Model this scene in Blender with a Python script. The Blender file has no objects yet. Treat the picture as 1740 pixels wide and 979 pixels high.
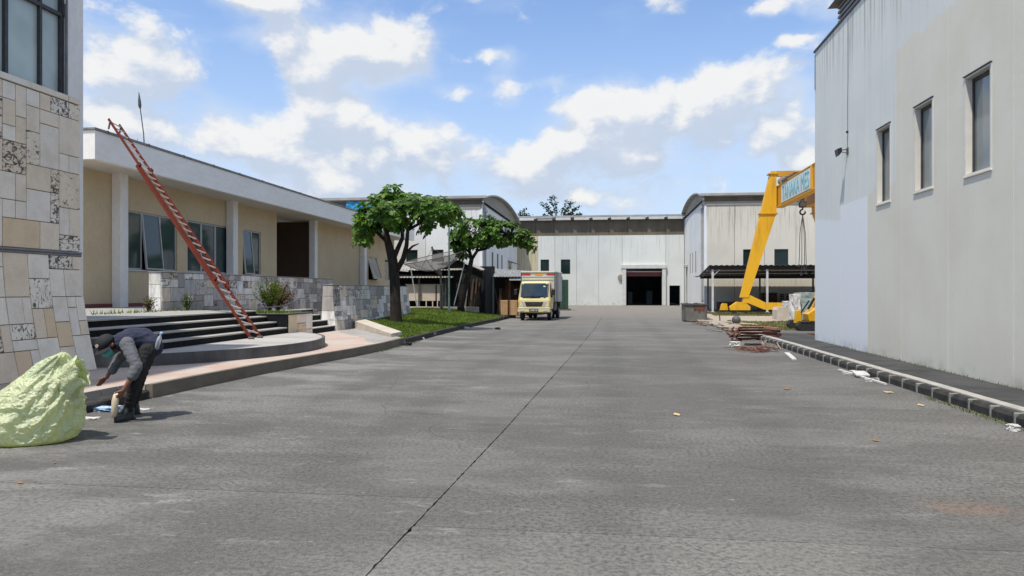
import bpy, bmesh, math, random
from mathutils import Vector, Matrix, noise as mnoise
R = math.radians
C = bpy.context.scene.collection
SC = bpy.context.scene
# ------------------------------------------------------------------ camera, sky, sun, exposure
# world frame: x across the road (right +), y along the road, z up; the camera looks 7.4 degrees left of the road
TH = math.atan(.1304)
cd = bpy.data.cameras.new('camera'); cam = bpy.data.objects.new('camera', cd); C.objects.link(cam)
cam.location = (0, 0, 1.6); cam.rotation_euler = (R(90), 0, TH)
cd.sensor_width = 36; cd.lens = 26.0; cd.shift_y = .0026; cd.clip_end = 2000; cd.clip_start = .1
SC.camera = cam
SUN_EL, SUN_AZ = R(67), math.atan2(-.50, -.87)          # azimuth measured from +y towards +x
sl = bpy.data.lights.new('sun', 'SUN'); sun = bpy.data.objects.new('sun', sl); C.objects.link(sun)
sl.energy = 2.35; sl.angle = R(1.5); sl.color = (1, .94, .84)
sd = Vector((math.cos(SUN_EL)*math.sin(SUN_AZ), math.cos(SUN_EL)*math.cos(SUN_AZ), math.sin(SUN_EL)))
sun.rotation_euler = sd.to_track_quat('Z', 'Y').to_euler()
SC.view_settings.view_transform = 'Standard'; SC.view_settings.look = 'None'
SC.view_settings.exposure = 1.12; SC.view_settings.gamma = 1

class NT:
    """small helper round a node tree"""
    def __init__(s, nt): s.nt = nt
    def n(s, t, **k):
        nd = s.nt.nodes.new(t)
        for a, b in k.items(): setattr(nd, a, b)
        return nd
    def put(s, sock, v):
        if hasattr(v, 'is_output') or isinstance(v, bpy.types.NodeSocket): s.nt.links.new(v, sock)
        elif v is not None:
            if sock.type == 'RGBA' and len(v) == 3: v = (*v, 1)
            sock.default_value = v
    def math(s, op, a, b=None, c=None, clamp=False):
        m = s.n('ShaderNodeMath', operation=op, use_clamp=clamp)
        s.put(m.inputs[0], a)
        if b is not None: s.put(m.inputs[1], b)
        if c is not None: s.put(m.inputs[2], c)
        return m.outputs[0]
    def vmath(s, op, a, b=None, out=0):
        m = s.n('ShaderNodeVectorMath', operation=op)
        s.put(m.inputs[0], a)
        if b is not None: s.put(m.inputs[1], b)
        return m.outputs[out]
    def mix(s, f, a, b, mode='MIX'):
        m = s.n('ShaderNodeMix', data_type='RGBA', blend_type=mode)
        s.put(m.inputs[0], f); s.put(m.inputs[6], a); s.put(m.inputs[7], b)
        return m.outputs[2]
    def noise(s, vec, scale, detail=3, rough=.55, dist=0):
        m = s.n('ShaderNodeTexNoise'); s.put(m.inputs['Vector'], vec)
        m.inputs['Scale'].default_value = scale; m.inputs['Detail'].default_value = detail
        m.inputs['Roughness'].default_value = rough; m.inputs['Distortion'].default_value = dist
        return m.outputs[0]
    def ramp(s, f, lo, hi, a=0., b=1., smooth=True):
        m = s.n('ShaderNodeMapRange', interpolation_type='SMOOTHSTEP' if smooth else 'LINEAR')
        s.put(m.inputs[0], f)
        for i, v in zip((1, 2, 3, 4), (lo, hi, a, b)): s.put(m.inputs[i], v)
        return m.outputs[0]

W = bpy.data.worlds.new('World'); SC.world = W; W.use_nodes = True
W.node_tree.nodes.clear()
w = NT(W.node_tree)

def pix(u, v):                                     # azimuth / elevation of a cloud seen at a photo position
    a = math.atan((u-870)/1257); e = math.atan((494-v)/1257*math.cos(a)); return a-TH, e

CLOUDS = [  # u, v, half width, half height, weight
    (215, 120, 150, 150, .36), (300, 80, 40, 70, .22), (190, 225, 70, 50, .55), (190, 125, 40, 30, .2),
    (590, 78, 190, 52, .60), (660, 100, 90, 45, .30), (450, 60, 80, 30, .35), (530, 145, 62, 70, .8), (610, 200, 70, 72, .8),
    (690, 240, 90, 60, .42), (530, 262, 240, 75, .55), (420, 240, 100, 45, .38), (600, 300, 150, 50, .35), (775, 258, 100, 55, .42),
    (840, 95, 55, 18, .55), (870, 145, 55, 34, .62), (945, 132, 30, 16, .4), (780, 158, 50, 18, .4),
    (1110, 190, 170, 58, .62), (1200, 150, 85, 60, .6), (1010, 205, 90, 62, .6), (1000, 255, 150, 48, .6), (905, 285, 62, 45, .55),
    (915, 320, 110, 50, .5), (1300, 190, 120, 95, .6), (1280, 125, 70, 40, .5), (1340, 230, 70, 70, .4), (1100, 275, 120, 45, .4), (1050, 335, 200, 40, .34),
    (640, 335, 200, 34, .22), (430, -2, 95, 28, .7), (1370, 2, 110, 24, .6), (1375, 285, 50, 28, .6), (1360, 66, 40, 12, .4)]
g = bpy.data.node_groups.new('cloud_density', 'ShaderNodeTree')
g.interface.new_socket('P', in_out='INPUT', socket_type='NodeSocketVector')
g.interface.new_socket('D', in_out='OUTPUT', socket_type='NodeSocketFloat'); g.interface.new_socket('V', in_out='OUTPUT', socket_type='NodeSocketFloat')
G = NT(g); gi = G.n('NodeGroupInput'); go = G.n('NodeGroupOutput')
P0 = gi.outputs[0]                                  # (azimuth, elevation, 0)
wob = G.n('ShaderNodeTexNoise'); G.put(wob.inputs['Vector'], P0); wob.inputs['Scale'].default_value = 14; wob.inputs['Detail'].default_value = 4
wv = G.vmath('MULTIPLY', G.vmath('SUBTRACT', wob.outputs['Color'], (.5, .5, .5)), (.07, .05, 0))
Pw = G.vmath('ADD', P0, wv)
tot = None
for (u, v, hw, hh, wt) in CLOUDS:
    a, e = pix(u, v)
    d = G.vmath('MULTIPLY', G.vmath('SUBTRACT', Pw, (a, e, 0)), (1257/hw/1.08, 1257/hh/1.08, 0))
    ln = G.vmath('LENGTH', d, out=1)
    b = G.ramp(ln, 0., 1.25, wt, 0.)
    tot = b if tot is None else G.math('ADD', tot, b)
tot = G.math('MINIMUM', tot, .95)
far = G.noise(G.vmath('MULTIPLY', P0, (1.6, 3.2, 1)), 2.3, 2)          # scattered clouds; unseen cover overhead is thickened to whiten the ambient light
spz = G.n('ShaderNodeSeparateXYZ'); G.put(spz.inputs[0], P0)
tot = G.math('ADD', tot, G.math('MULTIPLY', G.ramp(far, .40, .60, 0., 1.), G.ramp(spz.outputs[1], .30, .60, .22, .85)))
fb = G.noise(G.vmath('MULTIPLY', P0, (1, 1.45, 1)), 11, 9, .62, .25)
vor = G.n('ShaderNodeTexVoronoi', feature='SMOOTH_F1'); G.put(vor.inputs['Vector'], G.vmath('ADD', G.vmath('MULTIPLY', P0, (1, 1.2, 1)), wv)); vor.inputs['Scale'].default_value = 21; vor.inputs['Smoothness'].default_value = .45
puff = G.math('MULTIPLY', G.math('SUBTRACT', .5, vor.outputs[0]), .50)
D0 = G.math('ADD', G.math('ADD', tot, G.math('MULTIPLY', G.math('SUBTRACT', fb, .5), 1.7)), puff)
G.put(go.inputs[0], D0)
G.put(go.inputs[1], G.math('ADD', tot, G.math('MULTIPLY', G.math('SUBTRACT', G.noise(G.vmath('MULTIPLY', P0, (1, 2.2, 1)), 6, 6, .6, .3), .5), 1.3)))

tc = w.n('ShaderNodeTexCoord'); dv = tc.outputs['Generated']
sx = w.n('ShaderNodeSeparateXYZ'); w.put(sx.inputs[0], w.vmath('NORMALIZE', dv))
az = w.math('ARCTAN2', sx.outputs[0], sx.outputs[1]); el = w.math('ARCSINE', sx.outputs[2])
cb = w.n('ShaderNodeCombineXYZ'); w.put(cb.inputs[0], az); w.put(cb.inputs[1], el)
def dens(off):
    q = w.n('ShaderNodeGroup', node_tree=g)
    w.put(q.inputs[0], w.vmath('ADD', cb.outputs[0], off)); return q.outputs
d1, veil = dens((0, 0, 0)); d2 = dens((-.012, .024, 0))[0]
alpha = w.ramp(d1, .30, .66); valpha = w.math('MULTIPLY', w.ramp(veil, .10, .85), .72)
lit = w.ramp(w.math('SUBTRACT', d1, d2), -.14, .36)
thick = w.ramp(d1, .55, 1.25)
sky = w.n('ShaderNodeTexSky', sky_type='NISHITA'); sky.sun_disc = False
sky.sun_elevation = SUN_EL; sky.sun_rotation = SUN_AZ; sky.altitude = 50; sky.air_density = 1.0; sky.dust_density = .7; sky.ozone_density = 1.6
skyc = w.mix(1., sky.outputs[0], (.54, .60, .68), 'MULTIPLY')
hz = w.ramp(el, 0., .42, .80, .04)
skyc = w.mix(hz, skyc, (1.95, 2.30, 2.85))
cs = w.mix(lit, (1.85, 2.13, 2.60), (3.06, 3.04, 2.98))
cs = w.mix(w.math('MULTIPLY', thick, .14), cs, (2.7, 2.76, 2.86))
elm = w.ramp(el, -.02, .03)
skyc = w.mix(w.math('MULTIPLY', valpha, elm), skyc, (2.2, 2.5, 2.95))
fin = w.mix(w.math('MULTIPLY', w.math('MULTIPLY', alpha, .90), elm), skyc, cs)
bg = w.n('ShaderNodeBackground'); w.put(bg.inputs[0], fin); bg.inputs[1].default_value = .14
wo = w.n('ShaderNodeOutputWorld'); w.nt.links.new(bg.outputs[0], wo.inputs[0])
W.cycles.sampling_method = 'MANUAL'; W.cycles.sample_map_resolution = 512

# ------------------------------------------------------------------ materials
MATS = {}
def newmat(name):
    m = bpy.data.materials.new(name); m.use_nodes = True; m.node_tree.nodes.clear()
    t = NT(m.node_tree); o = t.n('ShaderNodeOutputMaterial'); b = t.n('ShaderNodeBsdfPrincipled')
    t.nt.links.new(b.outputs[0], o.inputs[0]); MATS[name] = m
    return m, t, b, o
def pos(t): return t.n('ShaderNodeNewGeometry').outputs['Position']
def bump(t, b, h, strength=.3, dist=.01):
    bm_ = t.n('ShaderNodeBump'); bm_.inputs['Strength'].default_value = strength; bm_.inputs['Distance'].default_value = dist
    t.put(bm_.inputs['Height'], h); t.put(b.inputs['Normal'], bm_.outputs[0])
def rnd(t): return t.n('ShaderNodeObjectInfo').outputs['Random']
def mat(name, c1, c2=None, scale=6, rough=.7, bp=.15, stretch=(1, 1, 1), metal=0, spec=.4, perobj=0., detail=5, lo=.3, hi=.7, coords='pos', bd=.01):
    m, t, b, o = newmat(name)
    p = pos(t) if coords == 'pos' else t.n('ShaderNodeTexCoord').outputs['Object']
    p = t.vmath('MULTIPLY', p, stretch)
    n = t.noise(p, scale, detail)
    col = t.mix(t.ramp(n, lo, hi), c1, c2 or c1)
    n2 = t.noise(p, scale*7, 3)
    col = t.mix(t.ramp(n2, .25, .75, 0, .22), col, tuple(x*.6 for x in c1))
    if perobj:
        col = t.mix(1, col, t.mix(rnd(t), (1-perobj,)*3, (1+perobj*.6,)*3), 'MULTIPLY')
    t.put(b.inputs['Base Color'], col)
    b.inputs['Roughness'].default_value = rough; b.inputs['Metallic'].default_value = metal
    b.inputs['Specular IOR Level'].default_value = spec
    if bp: bump(t, b, n2, bp, bd)
    return m

# concrete road: broom lines across the road, blotches, whitish wear
m, t, b, o = newmat('road_concrete')
p = pos(t)
big = t.noise(p, .35, 5, .6); mid = t.noise(t.vmath('MULTIPLY', p, (.8, 1.7, 1)), 1.6, 6, .65)
strk = t.noise(t.vmath('MULTIPLY', p, (1, 7, 1)), 3.6, 7, .74); fine = t.noise(p, 75, 3, .7); grit = t.noise(p, 26, 4, .7)
spx = t.n('ShaderNodeSeparateXYZ'); t.put(spx.inputs[0], p)
pw = t.vmath('ADD', p, t.vmath('MULTIPLY', t.vmath('SUBTRACT', t.n('ShaderNodeTexNoise').outputs['Color'], (.5, .5, .5)), (.6, .6, 0)))
col = t.mix(t.ramp(big, .3, .7), (.088, .085, .079), (.138, .133, .124))
dirty = t.noise(t.vmath('MULTIPLY', p, (.55, 1.1, 1)), .75, 6, .66)
col = t.mix(t.ramp(dirty, .52, .66, 0, .40), col, (0.050, 0.048, 0.046))
col = t.mix(t.ramp(mid, .42, .68, 0, .38), col, (0.056, 0.054, 0.051))
pale = t.noise(t.vmath('ADD', t.vmath('MULTIPLY', p, (.6, 1.2, 1)), (31, 7, 0)), .62, 7, .68)
left = t.ramp(spx.outputs[0], -6.8, -1.6, .95, .40)
col = t.mix(t.math('MULTIPLY', t.ramp(pale, .45, .60), left), col, (.225, .220, .204))
col = t.mix(t.ramp(strk, .50, .70, 0, .32), col, (.215, .21, .195))
col = t.mix(t.ramp(strk, .44, .26, 0, .26), col, (0.040, 0.039, 0.038))
wear = t.ramp(t.noise(t.vmath('MULTIPLY', p, (1, 2.3, 1)), 1.1, 8, .74), .57, .66)
col = t.mix(t.math('MULTIPLY', wear, t.ramp(spx.outputs[0], -6.8, -.5, .95, .45)), col, (0.272, 0.268, 0.256))
spot = t.ramp(t.noise(t.vmath('MULTIPLY', p, (1, 1.6, 1)), 7, 3, .6), .69, .75, 0, .8)
col = t.mix(spot, col, (0.320, 0.312, 0.296))
dk = t.ramp(t.noise(p, 5.3, 2, .5), .72, .78, 0, .7)
col = t.mix(dk, col, (0.024, 0.024, 0.024))
col = t.mix(t.math('MULTIPLY', t.ramp(fine, .38, .66, 0, .55), t.ramp(mid, .3, .6, .35, 1)), col, (0.216, 0.212, 0.200))
col = t.mix(t.math('MULTIPLY', t.ramp(grit, .35, .58, .65, 0), t.ramp(big, .3, .6, .5, 1)), col, (0.036, 0.035, 0.034))
# faint tyre paths along the lanes
tyre = None
for xc in (-3.9, -2.3, .3, 2.1):
    q = t.ramp(t.math('ABSOLUTE', t.math('SUBTRACT', t.math('ADD', spx.outputs[0], t.math('MULTIPLY', mid, .5)), xc)), .08, .42, .14, 0)
    tyre = q if tyre is None else t.math('MAXIMUM', tyre, q)
col = t.mix(tyre, col, (0.044, 0.043, 0.042))
# fine wandering cracks
vc = t.n('ShaderNodeTexVoronoi', feature='DISTANCE_TO_EDGE'); t.put(vc.inputs['Vector'], pw); vc.inputs['Scale'].default_value = .17
col = t.mix(t.math('MULTIPLY', t.ramp(vc.outputs[0], .0004, .0014, .45, 0), t.ramp(dirty, .42, .56)), col, (0.024, 0.024, 0.024))
ora = t.vmath('LENGTH', t.vmath('MULTIPLY', t.vmath('SUBTRACT', pw, (2.72, 5.85, 0)), (3.2, 5., 0)), out=1)
col = t.mix(t.math('MULTIPLY', t.ramp(ora, .2, 1.6, .55, 0), t.math('MULTIPLY', t.ramp(mid, .36, .55), t.ramp(grit, .4, .6, .3, 1))), col, (0.264, 0.136, 0.080))
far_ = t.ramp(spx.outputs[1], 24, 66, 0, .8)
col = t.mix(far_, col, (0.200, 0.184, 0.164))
col = t.mix(1, col, t.mix(rnd(t), (.90, .90, .90), (1.07, 1.065, 1.05)), 'MULTIPLY')
t.put(b.inputs['Base Color'], col); b.inputs['Roughness'].default_value = .86; b.inputs['Specular IOR Level'].default_value = .25
bump(t, b, t.math('ADD', t.math('ADD', fine, t.math('MULTIPLY', strk, .8)), grit), .6, .008)

mat('dirt', (.34, .29, .23), (.24, .21, .17), 1.2, .95)
mat('sand', (.38, .32, .25), (.29, .245, .195), 1.0, .95)
mat('asphalt', (.085, .084, .082), (.115, .113, .11), 2, .9)
mat('joint_dirt', (.012, .011, .010), (.03, .028, .025), 6, .95)
mat('soil', (.10, .075, .05), (.16, .13, .08), 4, .95)
def grassmat(name, a, c):
    m, t, b, o = newmat(name); p = pos(t)
    n = t.noise(p, .9, 4); n2 = t.noise(p, 14, 2)
    col = t.mix(t.ramp(n, .3, .7), a, c); col = t.mix(t.ramp(n2, .3, .7, 0, .5), col, tuple(x*.55 for x in a))
    t.put(b.inputs['Base Color'], col); b.inputs['Roughness'].default_value = .8; b.inputs['Specular IOR Level'].default_value = .15
grassmat('grass', (.095, .155, .022), (.16, .215, .035)); grassmat('lawn_earth', (.05, .085, .014), (.08, .12, .02)); grassmat('dry_grass', (.12, .135, .035), (.20, .19, .085))
# stones of the cladding: per-stone colour, some with black lichen mottling
def stonemat(name, mott, cols, grey=0):
    m, t, b, o = newmat(name); p = pos(t); r = rnd(t)
    cr = t.n('ShaderNodeValToRGB'); t.put(cr.inputs[0], r); cr.color_ramp.interpolation = 'CONSTANT'
    e = cr.color_ramp.elements; e[0].position = 0; e[0].color = (*cols[0], 1); e[1].position = 1/len(cols); e[1].color = (*cols[1], 1)
    for i, cc in enumerate(cols[2:]): q = e.new((i+2)/len(cols)); q.color = (*cc, 1)
    off = t.n('ShaderNodeCombineXYZ'); t.put(off.inputs[0], t.math('MULTIPLY', r, 37.)); t.put(off.inputs[1], t.math('MULTIPLY', r, 91.))
    q = t.vmath('ADD', p, off.outputs[0])
    n = t.noise(q, 3.5, 5); f = t.noise(q, 34, 4, .65)
    col = t.mix(t.ramp(n, .40, .72, 0, .30), cr.outputs[0], (.46, .37, .25))
    col = t.mix(t.ramp(f, .35, .7, 0, .16), col, (.30, .26, .21))
    if mott:
        sxy = t.n('ShaderNodeCombineXYZ'); t.put(sxy.inputs[0], 1.); t.put(sxy.inputs[1], t.math('ADD', .6, t.math('MULTIPLY', r, 1.6))); t.put(sxy.inputs[2], t.math('SUBTRACT', 2.2, t.math('MULTIPLY', r, 1.5)))
        st = t.noise(t.vmath('MULTIPLY', q, sxy.outputs[0]), 7.5, 6, .62, 1.4)
        thr = t.math('ADD', .46, t.math('MULTIPLY', t.math('FRACT', t.math('MULTIPLY', r, 53.)), .12))
        col = t.mix(t.math('MULTIPLY', t.ramp(st, thr, t.math('ADD', thr, .08)), mott), col, (.045, .041, .037))
    if grey:
        gr = t.noise(t.vmath('MULTIPLY', p, (3, 3, .9)), 2.2, 6, .7)
        col = t.mix(t.ramp(gr, .42, .62, 0, grey), col, (.13, .13, .135))
    t.put(b.inputs['Base Color'], col); b.inputs['Roughness'].default_value = .75; b.inputs['Specular IOR Level'].default_value = .3
    bump(t, b, t.math('ADD', f, n), .35, .012)
CREAM = [(.78, .69, .55), (.82, .76, .65), (.76, .65, .50), (.80, .75, .66), (.72, .57, .38), (.84, .79, .68), (.79, .70, .57), (.78, .72, .62)]
PALE = [(.72, .70, .66), (.58, .56, .53), (.80, .78, .74), (.30, .30, .295), (.70, .60, .48), (.46, .455, .45), (.80, .78, .75), (.38, .355, .33)]
stonemat('stone_cream', 0, CREAM); stonemat('stone_mottled', .92, CREAM); stonemat('stone_pale', 0, PALE, .34); stonemat('stone_pale_mottled', .92, PALE, .3)
mat('mortar', (.20, .185, .165), (.27, .25, .225), 9, .95)
mat('white_stucco', (.80, .78, .74), (.72, .70, .66), 1.6, .8, .15, (1, 1, .5))
mat('tan_wall', (.58, .465, .30), (.52, .415, .262), .8, .85, .12)
mat('soffit', (.68, .65, .59), (.62, .59, .53), .7, .85, .05)
mat('fascia_white', (.84, .82, .77), (.79, .77, .72), .8, .7, .08, (1, .4, 1.5))
mat('brown_board', (.085, .055, .035), (.12, .075, .045), 1.6, .8, .15, (1, 1, .4))
mat('black_granite', (.007, .008, .008), (.013, .014, .015), 8, .75, .1, spec=.12)
mat('grey_granite', (.055, .058, .062), (.095, .10, .105), 3, .55, .1, (1, 1, .4))
mat('tread_tile', (.35, .33, .30), (.40, .38, .35), 3, .75, .15, perobj=.12)
mat('pink_paving', (.42, .30, .245), (.43, .375, .325), .9, .85, .15, lo=.38, hi=.62)
mat('grey_paving', (.27, .26, .24), (.33, .315, .295), 1.1, .85, .15)
mat('kerb_brown', (.17, .145, .115), (.12, .105, .085), 2.2, .9, .3, (1, 1, 2))
mat('kerb_black', (.016, .016, .015), (.045, .043, .038), 7, .9, .5)
mat('kerb_joint', (.25, .24, .22), (.15, .145, .13), 9, .9)
mat('kerb_top', (.40, .38, .345), (.28, .265, .24), 5, .9, .3)
mat('walk_dark', (.030, .030, .030), (.060, .059, .058), 1.3, .95, .3)
mat('cap_grey', (.16, .16, .165), (.24, .24, .245), 4, .7)
mat('dark_frame', (.035, .035, .04), (.06, .06, .06), 6, .5, .05)
mat('alu_frame', (.42, .43, .42), (.5, .5, .5), 6, .45, .05)
mat('black', (.012, .012, .013), (.02, .02, .02), 6, .6, .1)
mat('steel_white', (.62, .63, .62), (.5, .5, .48), 3, .55, .1)
mat('ladder_red', (.125, .021, .010), (.085, .018, .010), 3, .7, .1, spec=.15)
mat('rung_metal', (.66, .62, .56), (.52, .48, .44), 5, .4, .1)
mat('rust', (.17, .062, .038), (.095, .042, .03), 7, .85, .4, lo=.35, hi=.65)
mat('rust_light', (.36, .18, .13), (.25, .12, .08), 9, .8, .2)
mat('crane_yellow', (.76, .41, .014), (.52, .26, .02), 2.2, .5, .08, (1.6, 1.6, .22), lo=.42, hi=.85)
mat('crane_orange', (.62, .30, .02), (.55, .26, .02), 1.2, .5, .06)
mat('machine_yellow', (.74, .40, .01), (.62, .33, .012), 2, .4, .06)
mat('sign_white', (.66, .70, .66), (.60, .63, .60), 2, .6, .02)
mat('sign_blue', (.12, .42, .50), (.16, .48, .56), 2, .6, .02)
mat('rubber', (.016, .016, .017), (.03, .03, .03), 14, .8, .2)
mat('dark_metal', (.07, .07, .07), (.12, .11, .105), 6, .6, .2)
mat('timber', (.36, .22, .12), (.27, .155, .08), 3, .85, .2, (3, 3, .3), perobj=.35)
mat('timber_red', (.13, .06, .032), (.20, .10, .055), 3, .85, .2, (3, 3, .3), perobj=.4)
mat('timber_dark', (.040, .020, .012), (.065, .034, .02), 3, .85, .2, (3, 3, .3), perobj=.3)
mat('timber_grey', (.16, .145, .12), (.22, .20, .165), 3, .85, .2, (3, 3, .3), perobj=.3)
mat('plywood', (.52, .35, .18), (.44, .28, .14), 2, .8, .1, (1, 1, 2), perobj=.15)
mat('cream_panel', (.60, .52, .42), (.55, .47, .38), 1.5, .75, .05)
mat('roof_sheet', (.25, .245, .24), (.18, .175, .17), 2, .6, .1)
mat('roof_rust', (.42, .41, .39), (.24, .20, .16), 3, .7, .2)
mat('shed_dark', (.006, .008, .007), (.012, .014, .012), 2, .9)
mat('pole_green', (.15, .20, .18), (.22, .27, .25), 3, .6)
mat('container_green', (.018, .055, .030), (.03, .075, .045), 2, .6, .1)
mat('bin_metal', (.13, .125, .105), (.19, .18, .15), 3, .75, .2)
mat('tarp_blue', (.02, .20, .40), (.03, .30, .52), 3, .55, .3)
mat('band_grey', (.115, .095, .066), (.16, .135, .095), 1.1, .85, .08, (1, 1, .3))
mat('band_beige', (.34, .31, .25), (.27, .245, .20), .8, .85, .1, (.4, .4, 2))
mat('gutter_grey', (.40, .395, .38), (.30, .295, .28), 1.2, .55, .1)
mat('fascia_block', (.60, .60, .58), (.52, .52, .50), 2, .75)
mat('litter_white', (.56, .55, .52), (.42, .41, .38), 9, .7, .2)
mat('leaf_brown', (.30, .17, .07), (.22, .12, .05), 9, .8, .2)
mat('leaf_tan', (.55, .42, .25), (.42, .3, .16), 9, .8, .2)
mat('blue_cloth', (.36, .50, .70), (.44, .58, .76), 9, .8, .2)
mat('cream_plastic', (.68, .58, .44), (.60, .50, .37), 9, .5, .1)
mat('wrap_white', (.66, .64, .60), (.55, .53, .50), 4, .5, .4)
mat('wrap_green', (.26, .33, .31), (.36, .43, .41), 3, .3, .4)
mat('block_cream', (.52, .46, .38), (.42, .37, .30), 2, .85, .2)
mat('skin', (.21, .095, .055), (.17, .075, .045), 14, .55, .05)
mat('shirt_grey', (.13, .137, .147), (.10, .105, .115), 18, .9, .3)
mat('vest_navy', (.030, .035, .065), (.018, .022, .045), 10, .9, .3)
mat('trousers_black', (.010, .010, .011), (.018, .018, .019), 10, .9, .3)
mat('boot_rubber', (.045, .055, .060), (.03, .035, .04), 8, .45, .1)
mat('cap_black', (.013, .013, .016), (.02, .02, .024), 12, .85, .2)
mat('mask_teal', (.07, .33, .34), (.09, .38, .38), 12, .8, .1)
mat('patch_beige', (.42, .33, .26), (.36, .28, .22), 12, .8)
mat('hair_black', (.01, .009, .008), (.016, .014, .012), 20, .6)
mat('bark', (.013, .010, .008), (.034, .024, .017), 9, .95, .7, (1, 1, .35), bd=.03)
mat('truck_yellow', (.66, .56, .27), (.62, .52, .25), 2, .32, .01, spec=.5)
mat('truck_cream', (.60, .57, .49), (.54, .51, .44), 2, .5, .04)
mat('truck_box_side', (.50, .49, .47), (.43, .42, .40), 1.5, .5, .06)
mat('red_paint', (.45, .035, .035), (.38, .03, .03), 4, .5, .02)
mat('orange_paint', (.70, .30, .05), (.62, .26, .04), 4, .5, .02)
mat('door_red', (.20, .055, .05), (.15, .04, .04), 2, .7)
mat('interior_dark', (.03, .03, .033), (.05, .05, .05), 1, .9)
mat('ghost_blue', (.07, .09, .105), (.05, .07, .085), 2, .5)
mat('weed', (.09, .13, .03), (.14, .15, .05), 6, .9)
mat('pallet_brown', (.13, .075, .045), (.09, .05, .032), 4, .9, .2, perobj=.3)
def glass(name, c, rough=.06, spec=.5, alpha=1.):
    m, t, b, o = newmat(name); p = pos(t)
    n = t.noise(p, 1.1, 2)
    t.put(b.inputs['Base Color'], t.mix(t.ramp(n, .3, .7), c, tuple(x*.7 for x in c)))
    b.inputs['Roughness'].default_value = rough; b.inputs['Specular IOR Level'].default_value = spec; b.inputs['Alpha'].default_value = alpha
glass('glass_office', (.045, .075, .072)); glass('glass_tower', (.50, .58, .55), .2); glass('glass_grey', (.20, .23, .23), .06, .7); glass('glass_dark', (.012, .028, .026), .08, .35)
glass('windscreen', (.02, .035, .05), .04, .6); glass('lamp_lens', (.55, .57, .58), .1, .8); glass('lamp_glass_dark', (.05, .052, .055), .15, .5)
glass('bottle_clear', (.75, .80, .82), .08, .5, .45)
m, t, b, o = newmat('dish_mesh')
n = t.noise(pos(t), 4, 3); t.put(b.inputs['Base Color'], t.mix(n, (.10, .095, .09), (.17, .16, .15))); b.inputs['Roughness'].default_value = .6; b.inputs['Alpha'].default_value = .5
def leafmat(name, a, c, d):
    m, t, b, o = newmat(name); r = rnd(t)
    p = pos(t); n = t.noise(p, 2.4, 3); n2 = t.noise(p, 13, 1)
    col = t.mix(t.ramp(n, .35, .68), a, c); col = t.mix(t.ramp(n2, .58, .75, 0, .7), col, d)
    col = t.mix(1, col, t.mix(r, (.8,)*3, (1.15,)*3), 'MULTIPLY')
    t.put(b.inputs['Base Color'], col); b.inputs['Roughness'].default_value = .5; b.inputs['Specular IOR Level'].default_value = .28
    tr = t.n('ShaderNodeBsdfTranslucent'); t.put(tr.inputs[0], t.mix(1, col, (1.5, 1.7, .5), 'MULTIPLY'))
    ms = t.n('ShaderNodeMixShader'); ms.inputs[0].default_value = .28
    t.nt.links.new(b.outputs[0], ms.inputs[1]); t.nt.links.new(tr.outputs[0], ms.inputs[2]); t.nt.links.new(ms.outputs[0], o.inputs[0])
leafmat('leaf', (.034, .090, .014), (.095, .185, .020), (.24, .30, .035))
leafmat('leaf_dark', (.020, .038, .018), (.030, .052, .020), (.04, .06, .025))
leafmat('leaf_shrub', (.09, .14, .02), (.16, .20, .03), (.20, .22, .05))
leafmat('leaf_shrub_brown', (.16, .09, .045), (.22, .14, .08), (.12, .13, .04))
# thin plastic of the refuse sack
m, t, b, o = newmat('sack_plastic')
p = pos(t); n = t.noise(p, 5, 4, .6); n2 = t.noise(p, 2.2, 2)
col = t.mix(t.ramp(n, .35, .7, 0, .6), (.80, .83, .56), (.73, .79, .55)); col = t.mix(t.ramp(n2, .48, .62, 0, .6), col, (.58, .67, .50))
t.put(b.inputs['Base Color'], col); b.inputs['Roughness'].default_value = .28; b.inputs['Specular IOR Level'].default_value = .55
pq = t.vmath('ADD', p, t.vmath('MULTIPLY', t.vmath('SUBTRACT', t.n('ShaderNodeTexNoise').outputs['Color'], (.5, .5, .5)), (.12, .12, .12)))
h1 = t.math('ABSOLUTE', t.math('SUBTRACT', t.noise(t.vmath('MULTIPLY', pq, (1, 1, .6)), 9, 2, .5), .5)); h2 = t.math('ABSOLUTE', t.math('SUBTRACT', t.noise(pq, 24, 2, .5), .5))
bump(t, b, t.math('ADD', h1, t.math('MULTIPLY', h2, .5)), .8, .09)
tr = t.n('ShaderNodeBsdfTranslucent'); t.put(tr.inputs[0], (.74, .80, .40, 1)); ms = t.n('ShaderNodeMixShader'); ms.inputs[0].default_value = .45
t.nt.links.new(b.outputs[0], ms.inputs[1]); t.nt.links.new(tr.outputs[0], ms.inputs[2]); t.nt.links.new(ms.outputs[0], o.inputs[0])
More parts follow.
